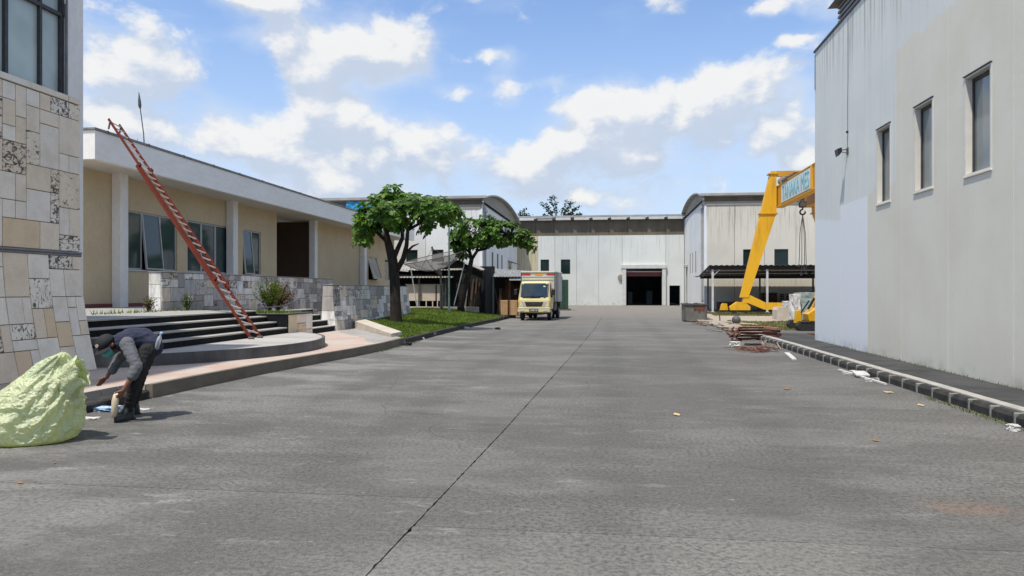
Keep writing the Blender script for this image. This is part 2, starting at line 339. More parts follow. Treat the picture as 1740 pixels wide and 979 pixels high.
# precast wall panels with dirt runs from the top
def panelmat(name, base, alt, top, h, rust=.5, dirt=(.15, .13, .10), perobj=.06):
    m, t, b, o = newmat(name); p = pos(t); s3 = t.n('ShaderNodeSeparateXYZ'); t.put(s3.inputs[0], p)
    n = t.noise(p, .55, 4); v = t.noise(t.vmath('MULTIPLY', p, (5, 5, .16)), 1.6, 5, .65)
    col = t.mix(t.ramp(n, .35, .7), base, alt)
    col = t.mix(t.ramp(v, .5, .8, 0, .30), col, tuple(x*.72 for x in base))
    run = t.math('MULTIPLY', t.ramp(v, .5, .66), t.ramp(s3.outputs[2], top-h, top, 0., rust))
    col = t.mix(run, col, dirt)
    foot = t.math('MULTIPLY', t.ramp(s3.outputs[2], .75, .1), t.ramp(t.noise(p, 3, 5), .45, .7, 0, .35))
    col = t.mix(foot, col, (.18, .17, .15))
    col = t.mix(1, col, t.mix(rnd(t), (1-perobj,)*3, (1+perobj,)*3), 'MULTIPLY')
    t.put(b.inputs['Base Color'], col); b.inputs['Roughness'].default_value = .85; b.inputs['Specular IOR Level'].default_value = .25
    bump(t, b, t.noise(p, 9, 4), .15, .01)
panelmat('hall_panel', (.64, .66, .63), (.59, .61, .58), 7.6, 3, .3)
panelmat('hall_panel_yellow', (.58, .52, .36), (.53, .49, .36), 7.6, 6, .75, (.36, .27, .12))
panelmat('warehouse_panel', (.70, .70, .67), (.64, .64, .61), 9, 3, .35)
panelmat('warehouse_panel_warm', (.64, .60, .51), (.58, .55, .47), 8.6, 3.5, .6, (.22, .18, .12))
panelmat('warehouse_panel_white', (.76, .77, .76), (.70, .71, .70), 8.6, 2.5, .4)
# right-hand wall: old bluish paint above and at the far end, newer beige-grey coat with a wavy edge, one fresh pale-blue panel
m, t, b, o = newmat('patched_paint')
p = pos(t); s3 = t.n('ShaderNodeSeparateXYZ'); t.put(s3.inputs[0], p)
Yp, Zp = s3.outputs[1], s3.outputs[2]
n = t.noise(p, .7, 4); v = t.noise(t.vmath('MULTIPLY', p, (6, 6, .14)), 1.7, 6, .68); wv_ = t.math('MULTIPLY', t.math('SUBTRACT', t.noise(p, 1.5, 5), .5), .7)
old = t.mix(t.ramp(n, .35, .7), (.62, .65, .62), (.67, .69, .65))
old = t.mix(t.ramp(v, .48, .75, 0, .35), old, (.47, .48, .45))
run = t.math('MULTIPLY', t.ramp(v, .50, .62), t.ramp(Zp, 6.9, 8.6, 0, .6))
old = t.mix(run, old, (.19, .175, .15))
new = t.mix(t.ramp(n, .3, .7), (.63, .60, .51), (.67, .65, .57)); new = t.mix(t.ramp(v, .5, .8, 0, .25), new, (.52, .51, .47))
lim = t.math('ADD', t.ramp(Yp, 16.50, 16.55, 6.65, 3.88), wv_)
isnew = t.math('MULTIPLY', t.ramp(Zp, t.math('SUBTRACT', lim, .05), t.math('ADD', lim, .05), 1, 0), t.ramp(Yp, 18.27, 18.29, 1, 0))
col = t.mix(isnew, old, new)
wv2 = t.math('MULTIPLY', wv_, .12)
isblue = t.math('MULTIPLY', t.ramp(t.math('ADD', Zp, wv2), 3.80, 3.83, 1, 0), t.math('MULTIPLY', t.ramp(Yp, 18.27, 18.29), t.ramp(t.math('ADD', Yp, wv2), 20.28, 20.32, 1, 0)))
col = t.mix(isblue, col, (.72, .74, .77))
ispale = t.math('MULTIPLY', t.ramp(t.math('ADD', Zp, t.math('ADD', wv2, t.math('MULTIPLY', Yp, -.12))), .92, 1.05, 1, 0), t.ramp(Yp, 20.30, 20.34))
col = t.mix(ispale, col, (.70, .74, .75))
ft = t.math('MULTIPLY', t.ramp(Zp, .42, .14), t.ramp(t.noise(p, 2.2, 5), .42, .72, 0, .38))
col = t.mix(ft, col, (.15, .15, .13))
t.put(b.inputs['Base Color'], col); b.inputs['Roughness'].default_value = .8; b.inputs['Specular IOR Level'].default_value = .3
bump(t, b, t.noise(p, 8, 5), .2, .01)

# ------------------------------------------------------------------ geometry helpers
class MB:
    def __init__(s): s.v = []; s.f = []; s.smooth = False
    def add(s, vs, fs):
        k = len(s.v); s.v += [tuple(x) for x in vs]; s.f += [tuple(i+k for i in f) for f in fs]; return s
    def box(s, x0, x1, y0, y1, z0, z1):
        return s.add([(x0, y0, z0), (x1, y0, z0), (x1, y1, z0), (x0, y1, z0), (x0, y0, z1), (x1, y0, z1), (x1, y1, z1), (x0, y1, z1)],
                     [(0, 3, 2, 1), (4, 5, 6, 7), (0, 1, 5, 4), (1, 2, 6, 5), (2, 3, 7, 6), (3, 0, 4, 7)])
    def bbox(s, x0, x1, y0, y1, z0, z1, r=.01):            # box with chamfered edges
        X, Y, Z = (x0, x1), (y0, y1), (z0, z1); bm = bmesh.new()
        vs = [bm.verts.new((X[i], Y[j], Z[k])) for k in (0, 1) for j in (0, 1) for i in (0, 1)]
        for f in ((0, 2, 3, 1), (4, 5, 7, 6), (0, 1, 5, 4), (1, 3, 7, 5), (3, 2, 6, 7), (2, 0, 4, 6)): bm.faces.new([vs[i] for i in f])
        bmesh.ops.bevel(bm, geom=bm.edges[:], offset=r, segments=1, affect='EDGES')
        bm.verts.index_update(); s.add([v.co[:] for v in bm.verts], [[v.index for v in f.verts] for f in bm.faces]); bm.free(); return s
    def hexa(s, a, b_):                                    # two quads (lists of 4 points), joined
        return s.add(list(a)+list(b_), [(3, 2, 1, 0), (4, 5, 6, 7), (0, 1, 5, 4), (1, 2, 6, 5), (2, 3, 7, 6), (3, 0, 4, 7)])
    def prism(s, pts, d):                                  # polygon extruded by vector d
        n = len(pts); d = Vector(d)
        return s.add([Vector(q) for q in pts]+[Vector(q)+d for q in pts], [tuple(range(n))[::-1], tuple(range(n, 2*n))]+[(i, (i+1) % n, n+(i+1) % n, n+i) for i in range(n)])
    def tube(s, pts, rad, n=8, cap=True):
        pts = [Vector(q) for q in pts]; k = len(pts)
        if not hasattr(rad, '__len__'): rad = [rad]*k
        base = len(s.v); up = None
        for i, q in enumerate(pts):
            d = (pts[min(i+1, k-1)]-pts[max(i-1, 0)]).normalized()
            if up is None: up = d.orthogonal().normalized()
            up = (up-d*up.dot(d)).normalized(); sd_ = d.cross(up)
            for j in range(n):
                a = 2*math.pi*j/n; s.v.append(tuple(q+(up*math.cos(a)+sd_*math.sin(a))*rad[i]))
        for i in range(k-1):
            for j in range(n):
                a, b_ = base+i*n+j, base+i*n+(j+1) % n; s.f.append((a, b_, b_+n, a+n))
        if cap: s.f.append(tuple(base+j for j in range(n))[::-1]); s.f.append(tuple(base+(k-1)*n+j for j in range(n)))
        return s
    def bar(s, p, q, w, h):                                # rectangular bar from p to q
        p, q = Vector(p), Vector(q); d = (q-p).normalized()
        x = d.cross(Vector((0, 0, 1)));  x = Vector((1, 0, 0)) if x.length < 1e-4 else x.normalized()
        z = x.cross(d)
        o = [(-x*w-z*h)/2, (x*w-z*h)/2, (x*w+z*h)/2, (-x*w+z*h)/2]
        return s.hexa([p+k for k in o], [q+k for k in o])
    def ball(s, c, r, n=10, m=7, sc=(1, 1, 1)):
        vs = [(c[0], c[1], c[2]-r*sc[2])]; fs = []
        for i in range(1, m):
            a = math.pi*i/m
            for j in range(n): vs.append((c[0]+r*sc[0]*math.sin(a)*math.cos(2*math.pi*j/n), c[1]+r*sc[1]*math.sin(a)*math.sin(2*math.pi*j/n), c[2]-r*sc[2]*math.cos(a)))
        vs.append((c[0], c[1], c[2]+r*sc[2]))
        for j in range(n):
            fs.append((0, 1+(j+1) % n, 1+j)); e = 1+(m-2)*n; fs.append((e+j, e+(j+1) % n, len(vs)-1))
            for i in range(m-2): k = 1+i*n; fs.append((k+j, k+(j+1) % n, k+n+(j+1) % n, k+n+j))
        return s.add(vs, fs)
    def mesh(s, name, off=(0, 0, 0)):
        me = bpy.data.meshes.new(name); o = Vector(off)
        me.from_pydata([tuple(Vector(q)-o) for q in s.v], [], s.f); me.update()
        bm = bmesh.new(); bm.from_mesh(me); bmesh.ops.recalc_face_normals(bm, faces=bm.faces); bm.to_mesh(me); bm.free()
        if s.smooth:
            for pl in me.polygons: pl.use_smooth = True
        return me
def wloc(o):
    v = Vector((0, 0, 0))
    while o: v += o.location; o = o.parent
    return v
def link(name, me, m, parent=None):
    o = bpy.data.objects.new(name, me); C.objects.link(o)
    if m and not me.materials: me.materials.append(MATS[m])
    if parent: o.parent = parent
    return o
def part(name, mb, m, parent, world=True, label=None, kind=None):
    o = link(name, mb.mesh(name, wloc(parent) if world else (0, 0, 0)), m, parent)
    if label: o['label'] = label
    if kind: o['kind'] = kind
    return o
def tag(o, label, cat, group=None):
    o['label'] = label; o['category'] = cat
    if group: o['group'] = group
    return o
def thing(name, label, cat, loc=(0, 0, 0), rz=0, group=None):
    o = bpy.data.objects.new(name, None); C.objects.link(o); o.location = loc; o.rotation_euler = (0, 0, rz); o.empty_display_size = .2
    return tag(o, label, cat, group)
def solo(name, mb, m, label, cat, loc=(0, 0, 0), group=None):
    o = link(name, mb.mesh(name, loc), m); o.location = loc; return tag(o, label, cat, group)
def struct(name, mb, m):
    o = link(name, mb.mesh(name), m); o['kind'] = 'structure'; return o
def copy_tree(o, parent=None):
    c = o.copy(); C.objects.link(c)
    if parent: c.parent = parent
    for ch in list(o.children): copy_tree(ch, c)
    return c
rg = random.Random(7)
def lerp(tab, x):
    if x <= tab[0][0]: return tab[0][1]
    for (a, p), (b_, q) in zip(tab, tab[1:]):
        if x <= b_: return p+(q-p)*(x-a)/(b_-a)
    return tab[-1][1]
def tiling(W_, H_, cell, rng, sizes):
    """irregular rectangles that fill a W x H face"""
    nx, ny = max(1, round(W_/cell)), max(1, round(H_/cell)); gx, gy = W_/nx, H_/ny
    xs = [0]+[gx*(i+rng.uniform(-.22, .22)) for i in range(1, nx)]+[W_]; ys = [0]+[gy*(i+rng.uniform(-.2, .2)) for i in range(1, ny)]+[H_]
    occ = [[0]*nx for _ in range(ny)]; out = []
    for j in range(ny):
        for i in range(nx):
            if occ[j][i]: continue
            opts = sizes[:]; rng.shuffle(opts)
            for (a, b_) in opts+[(1, 1)]:
                if i+a <= nx and j+b_ <= ny and not any(occ[j+q][i+p_] for q in range(b_) for p_ in range(a)): break
            for q in range(b_):
                for p_ in range(a): occ[j+q][i+p_] = 1
            out.append((xs[i], xs[i+a], ys[j], ys[j+b_]))
    return out
def stones(parent, W_, H_, cell, fn, rng, plain, mott, pm=.25, gap=.006, thick=.035, sizes=None, skip=None):
    for (a, b_, c, d) in tiling(W_, H_, cell, rng, sizes or [(2, 2), (2, 1), (1, 2), (3, 2), (2, 3), (1, 1), (2, 2), (1, 2)]):
        if skip and skip(a, b_, c, d): continue
        pr = rng.uniform(0, .008); e = gap; ch = .004
        q = [(a+e, c+e), (b_-e, c+e), (b_-e, d-e), (a+e, d-e)]; k = [(a+e+ch, c+e+ch), (b_-e-ch, c+e+ch), (b_-e-ch, d-e-ch), (a+e+ch, d-e-ch)]
        m = MB(); m.add([fn(x, y, 0) for x, y in q]+[fn(x, y, thick+pr-ch) for x, y in q]+[fn(x, y, thick+pr) for x, y in k],
              [(0, 1, 5, 4), (1, 2, 6, 5), (2, 3, 7, 6), (3, 0, 4, 7), (4, 5, 9, 8), (5, 6, 10, 9), (6, 7, 11, 10), (7, 4, 8, 11), (8, 9, 10, 11)])
        part('stone', m, mott if rng.random() < pm else plain, parent)
def corrugated(mb, p0, p1, q0, q1, n, amp, th=.02):
    """wavy sheet between edge p0-p1 and edge q0-q1; n waves along p0-p1"""
    p0, p1, q0, q1 = map(Vector, (p0, p1, q0, q1)); up = (p1-p0).cross(q0-p0).normalized(); up = up if up.z > 0 else -up
    N = n*4; vs = []
    for i in range(N+1):
        k = i/N; h = up*amp*math.sin(2*math.pi*i/4)
        a, b_ = p0.lerp(p1, k)+h, q0.lerp(q1, k)+h; vs += [a, b_, a-up*th, b_-up*th]
    fs = []
    for i in range(N):
        a = i*4; c = a+4; fs += [(a, a+1, c+1, c), (a+2, c+2, c+3, a+3), (a, c, c+2, a+2), (a+1, a+3, c+3, c+1)]
    fs += [(0, 2, 3, 1), (N*4, N*4+1, N*4+3, N*4+2)]
    mb.add(vs, fs); return mb
def wallseg(mb, holes, y0, y1, z0, z1, x0, x1, axis='x'):
    """wall slab with rectangular holes [(a,b,c,d)], sorted along; axis = normal"""
    def bx(a, b_, c, d):
        if b_-a < 1e-4 or d-c < 1e-4: return
        mb.box(x0, x1, a, b_, c, d) if axis == 'x' else mb.box(a, b_, x0, x1, c, d)
    cur = y0
    for (a, b_, c, d) in sorted(holes):
        bx(cur, a, z0, z1); bx(a, b_, z0, c); bx(a, b_, d, z1); cur = b_
    bx(cur, y1, z0, z1); return mb

# ------------------------------------------------------------------ setting: ground, road, kerbs, paving
KX = [(-4, -6.9), (9.5, -6.75), (11.5, -6.68), (13.5, -6.55), (15.5, -6.32), (17.2, -6.10), (19, -5.98), (21.5, -6.0), (25.5, -6.03), (32, -5.97), (37, -5.75), (43.3, -5.65)]
kx = lambda y: lerp(KX, y)
cx = lambda y: lerp([(-4, -1.5), (4, -1.35), (8, -1.20), (12, -1.08), (21, -.82), (30, -.6), (60, -.2)], y)
rx = lambda y: lerp([(-4, 4.78), (25.7, 4.9), (40, 5.3), (46, 5.3)], y)
struct('ground', MB().add([(-900, -300, -.16), (900, -300, -.16), (900, 1500, -.16), (-900, 1500, -.16)], [(0, 1, 2, 3)]), 'dirt')
road = bpy.data.objects.new('road', None); C.objects.link(road); road['kind'] = 'structure'
def slab(fa, fb, y0, y1, gap=.006):
    n = max(2, int((y1-y0)/(.05 if y0 < 11 else .2))); L_, R_ = [], []
    for i in range(n+1):
        y = y0+gap+(y1-y0-2*gap)*i/n; j = abs(rg.gauss(0, .0035))+(rg.uniform(.004, .012) if rg.random() < .05 else 0)
        L_.append((fa(y)+.003+(j if fa is cx else 0), y)); R_.append((fb(y)-.003-(j if fb is cx else 0), y))
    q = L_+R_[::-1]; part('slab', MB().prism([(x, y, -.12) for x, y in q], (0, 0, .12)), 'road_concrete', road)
for a, b_ in zip([-4, 5.58, 11.6, 17.6, 23.6, 29.6, 35.6, 41], [5.58, 11.6, 17.6, 23.6, 29.6, 35.6, 41, 46]):
    slab(lambda y: kx(y)-.1, cx, a, b_, .005)
for a, b_ in zip([-4, 4.9, 13.2, 21.6, 29.6, 37.6], [4.9, 13.2, 21.6, 29.6, 37.6, 46]):
    slab(cx, rx, a, b_, .0035)
part('joint_bed', MB().box(-7.3, 5.6, -4.2, 46.2, -.14, -.035), 'joint_dirt', road)
yard = MB().prism([(-13.5, 46.002, -.1), (5.3, 46.002, -.1), (8.4, 60, -.1), (8.4, 82, -.1), (-10.5, 82, -.1), (-13.5, 58, -.1)], (0, 0, .097))
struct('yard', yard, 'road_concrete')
struct('driveway', MB().prism([(5.42, 26.2, -.1), (30, 26.2, -.1), (30, 31.0, -.1), (5.42, 31.0, -.1)], (0, 0, .10)), 'asphalt')
struct('sand_path', MB().prism([(5.4, 36, -.12), (30, 40, -.12), (30, 53.2, -.12), (6.4, 53.2, -.12)], (0, 0, .115)), 'sand')
struct('canopy_floor', MB().prism([(6.9, 54.6, -.1), (30, 54.6, -.1), (30, 64.4, -.1), (6.9, 64.4, -.1)], (0, 0, .12)), 'asphalt')

# left terrace and its kerb
ys = [-4, 2, 6, 10.2, 11.5, 13.5, 15.5, 17.2, 19, 21.4]
edge = [(kx(y)-(.12 if y > 10 else .34), y) for y in ys]
edge.insert(4, (kx(10.21)-.12, 10.21)); edge[3] = (kx(10.2)-.34, 10.2)
poly = [(x, y, -.1) for x, y in edge]+[(-6.6, 22.0, -.1), (-9.7, 27.6, -.1), (-18, 27.6, -.1), (-18, -4, -.1)]
ter = struct('terrace', MB().prism(poly, (0, 0, .30)), 'pink_paving')
gp = MB().prism([(-6.25, 19.2, .15), (-6.16, 21.5, .15), (-6.5, 22.1, .15), (-9.2, 26.6, .15), (-9.45, 25.2, .15), (-9.0, 24.0, .15), (-8.2, 22.8, .15), (-7.2, 21.3, .15), (-6.7, 19.9, .15)], (0, 0, .055))
struct('grey_paving', gp, 'grey_paving')
def strip(ys, xo, xi, z0, z1, f=kx):
    m = MB()
    for a, b_ in zip(ys, ys[1:]):
        m.hexa([(f(a)+xi, a, z0), (f(a)+xo, a, z0), (f(b_)+xo, b_, z0), (f(b_)+xi, b_, z0)], [(f(a)+xi, a, z1), (f(a)+xo-.012, a, z1), (f(b_)+xo-.012, b_, z1), (f(b_)+xi, b_, z1)])
    return m
tk = struct('kerb', strip([10.23, 11.5, 12.5, 13.5, 14.5, 15.5, 16.4, 17.2, 18, 19, 20.2, 21.5], .0, -.118, -.1, .205), 'kerb_brown')
# low black kerb with a pale tiled edge behind it, near the sack
lk = bpy.data.objects.new('kerb', None); C.objects.link(lk); lk['kind'] = 'structure'
y = -2.0
while y < 10.1:
    e = min(y+.62, 10.2); m = MB(); x = kx(y)
    m.bbox(x-.26+rg.uniform(-.01, .01), x+rg.uniform(-.012, .012), y+.006, e-.006, -.1, .125+rg.uniform(-.01, .008), .025); part('kerb_stone', m, 'kerb_black', lk); y = e
y = -2.0
while y < 10.1:
    e = min(y+.34, 10.2); x = kx(y)-.338
    part('tile', MB().box(x, x+.02, y+.004, e-.004, .05, .212), 'grey_paving', lk); y = e
part('gutter_fill', strip([-2, 3, 7, 10.2], -.255, -.33, -.1, .09), 'soil', lk)

# lawn: a low mound behind a stone kerb
LYS = [21.55, 22.5, 24, 26, 28, 30, 32, 34, 36, 38, 40, 42, 43.1]
def lawn_t(y): return kx(y)-.16, lerp([(21.5, -6.45), (22.2, -6.6), (27.4, -9.45), (34.9, -9.62), (35.2, -11.6), (43.2, -11.6)], y)
def lawn_z(x, y):
    a, b_ = lawn_t(y); k = min(max((a-x)/4.6, 0), 1); k = k*k*(3-2*k)
    return .13+.42*k*lerp([(21.5, .2), (27, .75), (36, 1), (43.2, .95)], y)+.015*math.sin(x*3+y*2)
m = MB(); nx_ = 14
for y in LYS:
    a, b_ = lawn_t(y)
    for i in range(nx_+1): x = a+(b_-a)*i/nx_; m.v.append((x, y, lawn_z(x, y)))
for j in range(len(LYS)-1):
    for i in range(nx_): q = j*(nx_+1)+i; m.f.append((q, q+1, q+nx_+2, q+nx_+1))
m.smooth = True
struct('lawn', m, 'lawn_earth')
def blades(pts, h, wd, rng):
    m = MB()
    for (x, y, z) in pts:
        a = rng.uniform(0, 6.28); hh = h*rng.uniform(.5, 1.2); w_ = wd*rng.uniform(.7, 1.3); dx, dy = math.cos(a), math.sin(a); l = rng.uniform(-.5, .5)*hh; q = rng.uniform(-.5, .5)*hh
        k = len(m.v); m.v += [(x-dx*w_, y-dy*w_, z-.01), (x+dx*w_, y+dy*w_, z-.01), (x+l, y+q, z+hh)]; m.f.append((k, k+1, k+2))
    return m
pts = []
while len(pts) < 34000:
    y = rg.uniform(21.6, 43.1); a, b_ = lawn_t(y); x = rg.uniform(b_, a-.02)
    if mnoise.noise((x*.8, y*.8, 0)) > -.32 or rg.random() < .4: pts.append((x, y, lawn_z(x, y)))
o = link('grass', blades(pts, .085, .022, rg).mesh('grass'), 'grass'); o['kind'] = 'stuff'; o['label'] = 'green grass of the small lawn under the two trees'
sk = bpy.data.objects.new('kerb', None); C.objects.link(sk); sk['kind'] = 'structure'
y = 21.55
while y < 43.2:
    e = y+.46; x = kx(y); x2 = kx(e); w_ = rg.uniform(-.012, .012)
    m = MB().hexa([(x-.16, y, -.1), (x+w_, y, -.1), (x2+w_, e-.03, -.1), (x2-.16, e-.03, -.1)], [(x-.16, y, .16), (x-.025+w_, y, .155), (x2-.025+w_, e-.03, .155), (x2-.16, e-.03, .16)])
    part('kerb_stone', m, 'kerb_black', sk); y = e
part('joint', strip(LYS, -.02, -.15, -.1, .135), 'kerb_joint', sk)
m = MB()
for i in range(6): m.bbox(-5.82-i*.42, -5.42-i*.42, 43.2, 43.36, -.1, .16, .02)
part('kerb_end', m, 'kerb_black', sk)
# weeds along the kerb foot
pts = [(kx(y)+abs(rg.gauss(0, .07))+.01, y, .0) for y in [rg.uniform(18.5, 23.0) for _ in range(420)]+[rg.uniform(30, 42) for _ in range(160)]]
pts += [(4.74-abs(rg.gauss(0, .05)), y, 0) for y in [rg.uniform(7.4, 11.8) for _ in range(420)]]
o = link('weeds', blades(pts, .045, .009, rg).mesh('weeds'), 'weed'); o['kind'] = 'stuff'; o['label'] = 'thin weeds growing along the foot of both kerbs'
# right grass verge
m = MB(); pts = []
while len(pts) < 15000:
    x, y = rg.uniform(5.6, 14), rg.uniform(31.05, 41)
    if mnoise.noise((x*.55, y*.3, 3)) + (x-6.9)*.12 - abs(y-34.5)*.07 > -.22: pts.append((x, y, -.05))
while len(pts) < 19500:
    x, y = rg.uniform(6.8, 16), rg.uniform(48.5, 54.4)
    if mnoise.noise((x*.5, y*.5, 9)) > -.25: pts.append((x, y, 0))
o = link('verge_grass', blades(pts, .11, .045, rg).mesh('verge_grass'), 'dry_grass'); o['kind'] = 'stuff'; o['label'] = 'patchy half dry grass on the verge beyond the driveway'
struct('verge', MB().prism([(5.45, 31.02, -.12), (30, 31.02, -.12), (30, 39.9, -.12), (5.45, 35.9, -.12)], (0, 0, .10)), 'dirt')

# right pavement with kerb stones along the wall
rk = bpy.data.objects.new('kerb', None); C.objects.link(rk); rk['kind'] = 'structure'
y = 1.0; i = 0
while y < 25.6:
    e = y+.567; w_ = rg.uniform(-.012, .012); h = .155+rg.uniform(-.008, .006)
    m = MB().add([(4.80+w_, y+.02, -.1), (4.80+w_, e-.02, -.1), (4.80+w_, y+.03, h-.06), (4.80+w_, e-.03, h-.06), (4.835+w_, y+.06, h-.012), (4.835+w_, e-.06, h-.012), (4.98, y+.05, h), (4.98, e-.05, h), (4.98, y+.02, -.1), (4.98, e-.02, -.1)],
                 [(0, 1, 3, 2), (2, 3, 5, 4), (4, 5, 7, 6), (6, 7, 9, 8), (0, 2, 4, 6, 8), (1, 9, 7, 5, 3), (0, 8, 9, 1)])
    part('kerb_stone', m, 'kerb_black', rk); y = e
m = MB(); y = 1.0
while y < 25.6: m.bbox(4.79, 4.975, y-.024, y+.024, -.1, .15, .012); y += .567
part('joint', m, 'kerb_joint', rk, kind='stuff')
part('joint_bed', MB().box(4.83, 4.975, 1, 25.6, -.1, .10), 'kerb_black', rk)
m = MB(); y = 1.0
while y < 25.6:
    e = y+1.134; m.bbox(4.90, 5.06, y+.003, e-.003, .09, .168+rg.uniform(-.003, .004), .006); y = e
part('kerb_cap', m, 'kerb_top', rk)
pv = bpy.data.objects.new('pavement', None); C.objects.link(pv); pv['kind'] = 'structure'
y = 1.0
while y < 26.1:
    e = min(y+1.9, 26.19); part('slab', MB().box(5.065, 6.0 if e < 22.7 else 6.6, y+.004, e-.004, -.1, .150+rg.uniform(-.004, .004)), 'walk_dark', pv); y = e
pts = [(5.99-abs(rg.gauss(0, .02)), rg.uniform(8, 22.5), .15) for _ in range(300)]
o = link('weeds', blades(pts, .045, .010, rg).mesh('weeds'), 'weed'); o['kind'] = 'stuff'; o['label'] = 'tiny weeds along the foot of the right wall'

# ------------------------------------------------------------------ left stone-clad tower
tw = thing('tower_building', 'tall tower clad in cream stone with an arched window at the left edge', 'building', (-9.3, 10.5, 0))
bat = lambda z: .25*max(0, (2.19-z)/1.94)**1.6
m = MB().box(-13, -9.32, 6, 12.13, 0, 4.9).box(-13, -9.32, 11.72, 12.13, 4.9, 9).box(-13, -9.32, 6, 9.29, 4.9, 9)
part('wall', m, 'white_stucco', tw)
m = MB(); N = 24; yc, r_ = 10.505, 1.215; zs = 6.36                        # spandrel above the arch
for i in range(N):
    a0, a1 = math.pi*i/N, math.pi*(i+1)/N
    p0, p1 = (yc+r_*math.cos(a0), zs+r_*math.sin(a0)), (yc+r_*math.cos(a1), zs+r_*math.sin(a1))
    m.hexa([(-9.6, p0[0], p0[1]), (-9.32, p0[0], p0[1]), (-9.32, p1[0], p1[1]), (-9.6, p1[0], p1[1])], [(-9.6, p0[0], 9), (-9.32, p0[0], 9), (-9.32, p1[0], 9), (-9.6, p1[0], 9)])
m.box(-13, -9.7, 9.29, 11.72, 4.9, 9)
part('arch_wall', m, 'white_stucco', tw)
mb_ = MB(); zz = [0, .25, .6, 1.0, 1.4, 1.8, 2.19]
for a, b_ in zip(zz, zz[1:]):
    mb_.hexa([(-9.4, 6, a), (-9.31+bat(a)+.02, 6, a), (-9.31+bat(a)+.02, 11.97+bat(a)*.3, a), (-9.4, 11.97+bat(a)*.3, a)], [(-9.4, 6, b_), (-9.31+bat(b_)+.02, 6, b_), (-9.31+bat(b_)+.02, 11.97+bat(b_)*.3, b_), (-9.4, 11.97+bat(b_)*.3, b_)])
mb_.box(-9.4, -9.295, 6, 11.965, 2.19, 4.9)
part('mortar', mb_, 'mortar', tw)
r2 = random.Random(21)
stones(tw, 4.98, 2.0, .235, lambda a, z, d: (-9.29+bat(z+.2)+d, 7.0+a+(a/4.98)*bat(z+.2)*.3, z+.2), r2, 'stone_cream', 'stone_mottled', .17)
stones(tw, 4.98, 2.58, .235, lambda a, z, d: (-9.30+d, 7.0+a, z+2.28), r2, 'stone_cream', 'stone_mottled', .24)
stones(tw, 4.98, .11, .3, lambda a, z, d: (-9.30+d*1.3, 7.0+a, z+4.87), r2, 'stone_cream', 'stone_mottled', .05, sizes=[(2, 1), (3, 1)])
part('string_course', MB().bbox(-9.33, -9.235, 6.9, 11.99, 2.195, 2.235, .01).bbox(-9.33, -9.225, 6.9, 11.99, 2.238, 2.275, .01), 'cap_grey', tw)
wn = part('window', MB().box(-9.56, -9.50, 9.3, 11.7, 4.9, 7.5), 'interior_dark', tw)
fr = MB(); X0, X1 = -9.46, -9.36
for a, wd in ((11.67, .07), (11.19, .05), (10.48, .06), (9.81, .05), (9.33, .07)):
    top = zs+math.sqrt(max(0, (r_-.02)**2-(a-yc)**2)); fr.box(X0, X1, a-wd/2, a+wd/2, 4.9, top)
fr.box(X0, X1+.012, 9.3, 11.71, 4.9, 4.96); fr.box(X0, X1+.006, 9.3, 11.71, 6.33, 6.39)
for i in range(N):
    a0, a1 = math.pi*i/N, math.pi*(i+1)/N; q = []
    for x in (X0, X1+.02): q.append([(x, yc+k*math.cos(a), zs+k*math.sin(a)) for k, a in ((r_, a0), (r_-.06, a0), (r_-.06, a1), (r_, a1))])
    fr.hexa(*q)
part('frame', fr, 'dark_frame', wn)
part('sill_trim', MB().box(-9.34, -9.30, 11.7, 11.73, 4.93, 7.0), 'cap_grey', wn)
for a, b_ in ((9.35, 9.79), (9.83, 10.45), (10.51, 11.17), (11.21, 11.64)):
    part('pane', MB().box(-9.43, -9.42, a, b_, 4.96, 6.33), 'glass_tower', wn)
    tops = [zs+.03]; q = [(-9.43, a, 6.39), (-9.43, b_, 6.39)]+[(-9.43, b_+(a-b_)*i/6, zs+math.sqrt(max(.01, (r_-.05)**2-(b_+(a-b_)*i/6-yc)**2))) for i in range(7)]
    part('pane', MB().prism(q, (.01, 0, 0)), 'glass_tower', wn)

# ------------------------------------------------------------------ office building
of = thing('office_building', 'low tan office with a deep white roof fascia, white columns and dark windows', 'building', (-16.4, 36, 0))
WIN = [(23.4, 26.55), (27.25, 30.5), (31.72, 33.45)]; Z0, Z1 = 2.34, 4.38
m = wallseg(MB(), [(a, b_, Z0, Z1) for a, b_ in WIN], 20.3, 35.15, 1.0, 5.5, -16.75, -16.45)
wallseg(m, [(49.4, 51.3, 2.36, 3.95), (53.2, 54.6, 2.36, 3.95)], 39.84, 55.6, 0, 5.5, -16.75, -16.45)
m.box(-18.95, -16.752, 34.85, 35.149, 0, 5.49).box(-18.95, -16.752, 39.841, 40.1, 0, 5.49).box(-20, -16.74, 55.3, 55.599, 0, 5.49).box(-20, -16.75, 20.301, 20.5, 1, 5.49)
m.box(-16.75, -16.452, 20.3, 39.84, 0, .999)
part('wall', m, 'tan_wall', of)
for a, b_ in ((21, 34.8), (49, 55.2)): part('room_void', MB().box(-18, -17.9, a, b_, 1.1, 5.3), 'interior_dark', of)
rb = part('recess', MB().box(-19, -18.8, 35.0, 40.0, 1, 5.45), 'brown_board', of)
for i in range(5):
    a = 35.17+i*.934; part('panel', MB().bbox(-18.79, -18.755, a+.006, a+.926, 1.05, 5.44, .006), 'brown_board', rb)
part('recess_side', MB().box(-18.75, -16.5, 39.72, 39.83, 1.05, 5.44), 'brown_board', of)
part('skirting', MB().box(-16.45, -16.40, 20.3, 35.1, 1.05, 1.17), 'door_red', of)
for y0 in (22.73, 30.2, 39.15, 47.6):
    part('column', MB().bbox(-16.44, -16.10, y0, y0+.40, 0 if y0 > 35 else 1.0, 5.52, .012), 'white_stucco', of)
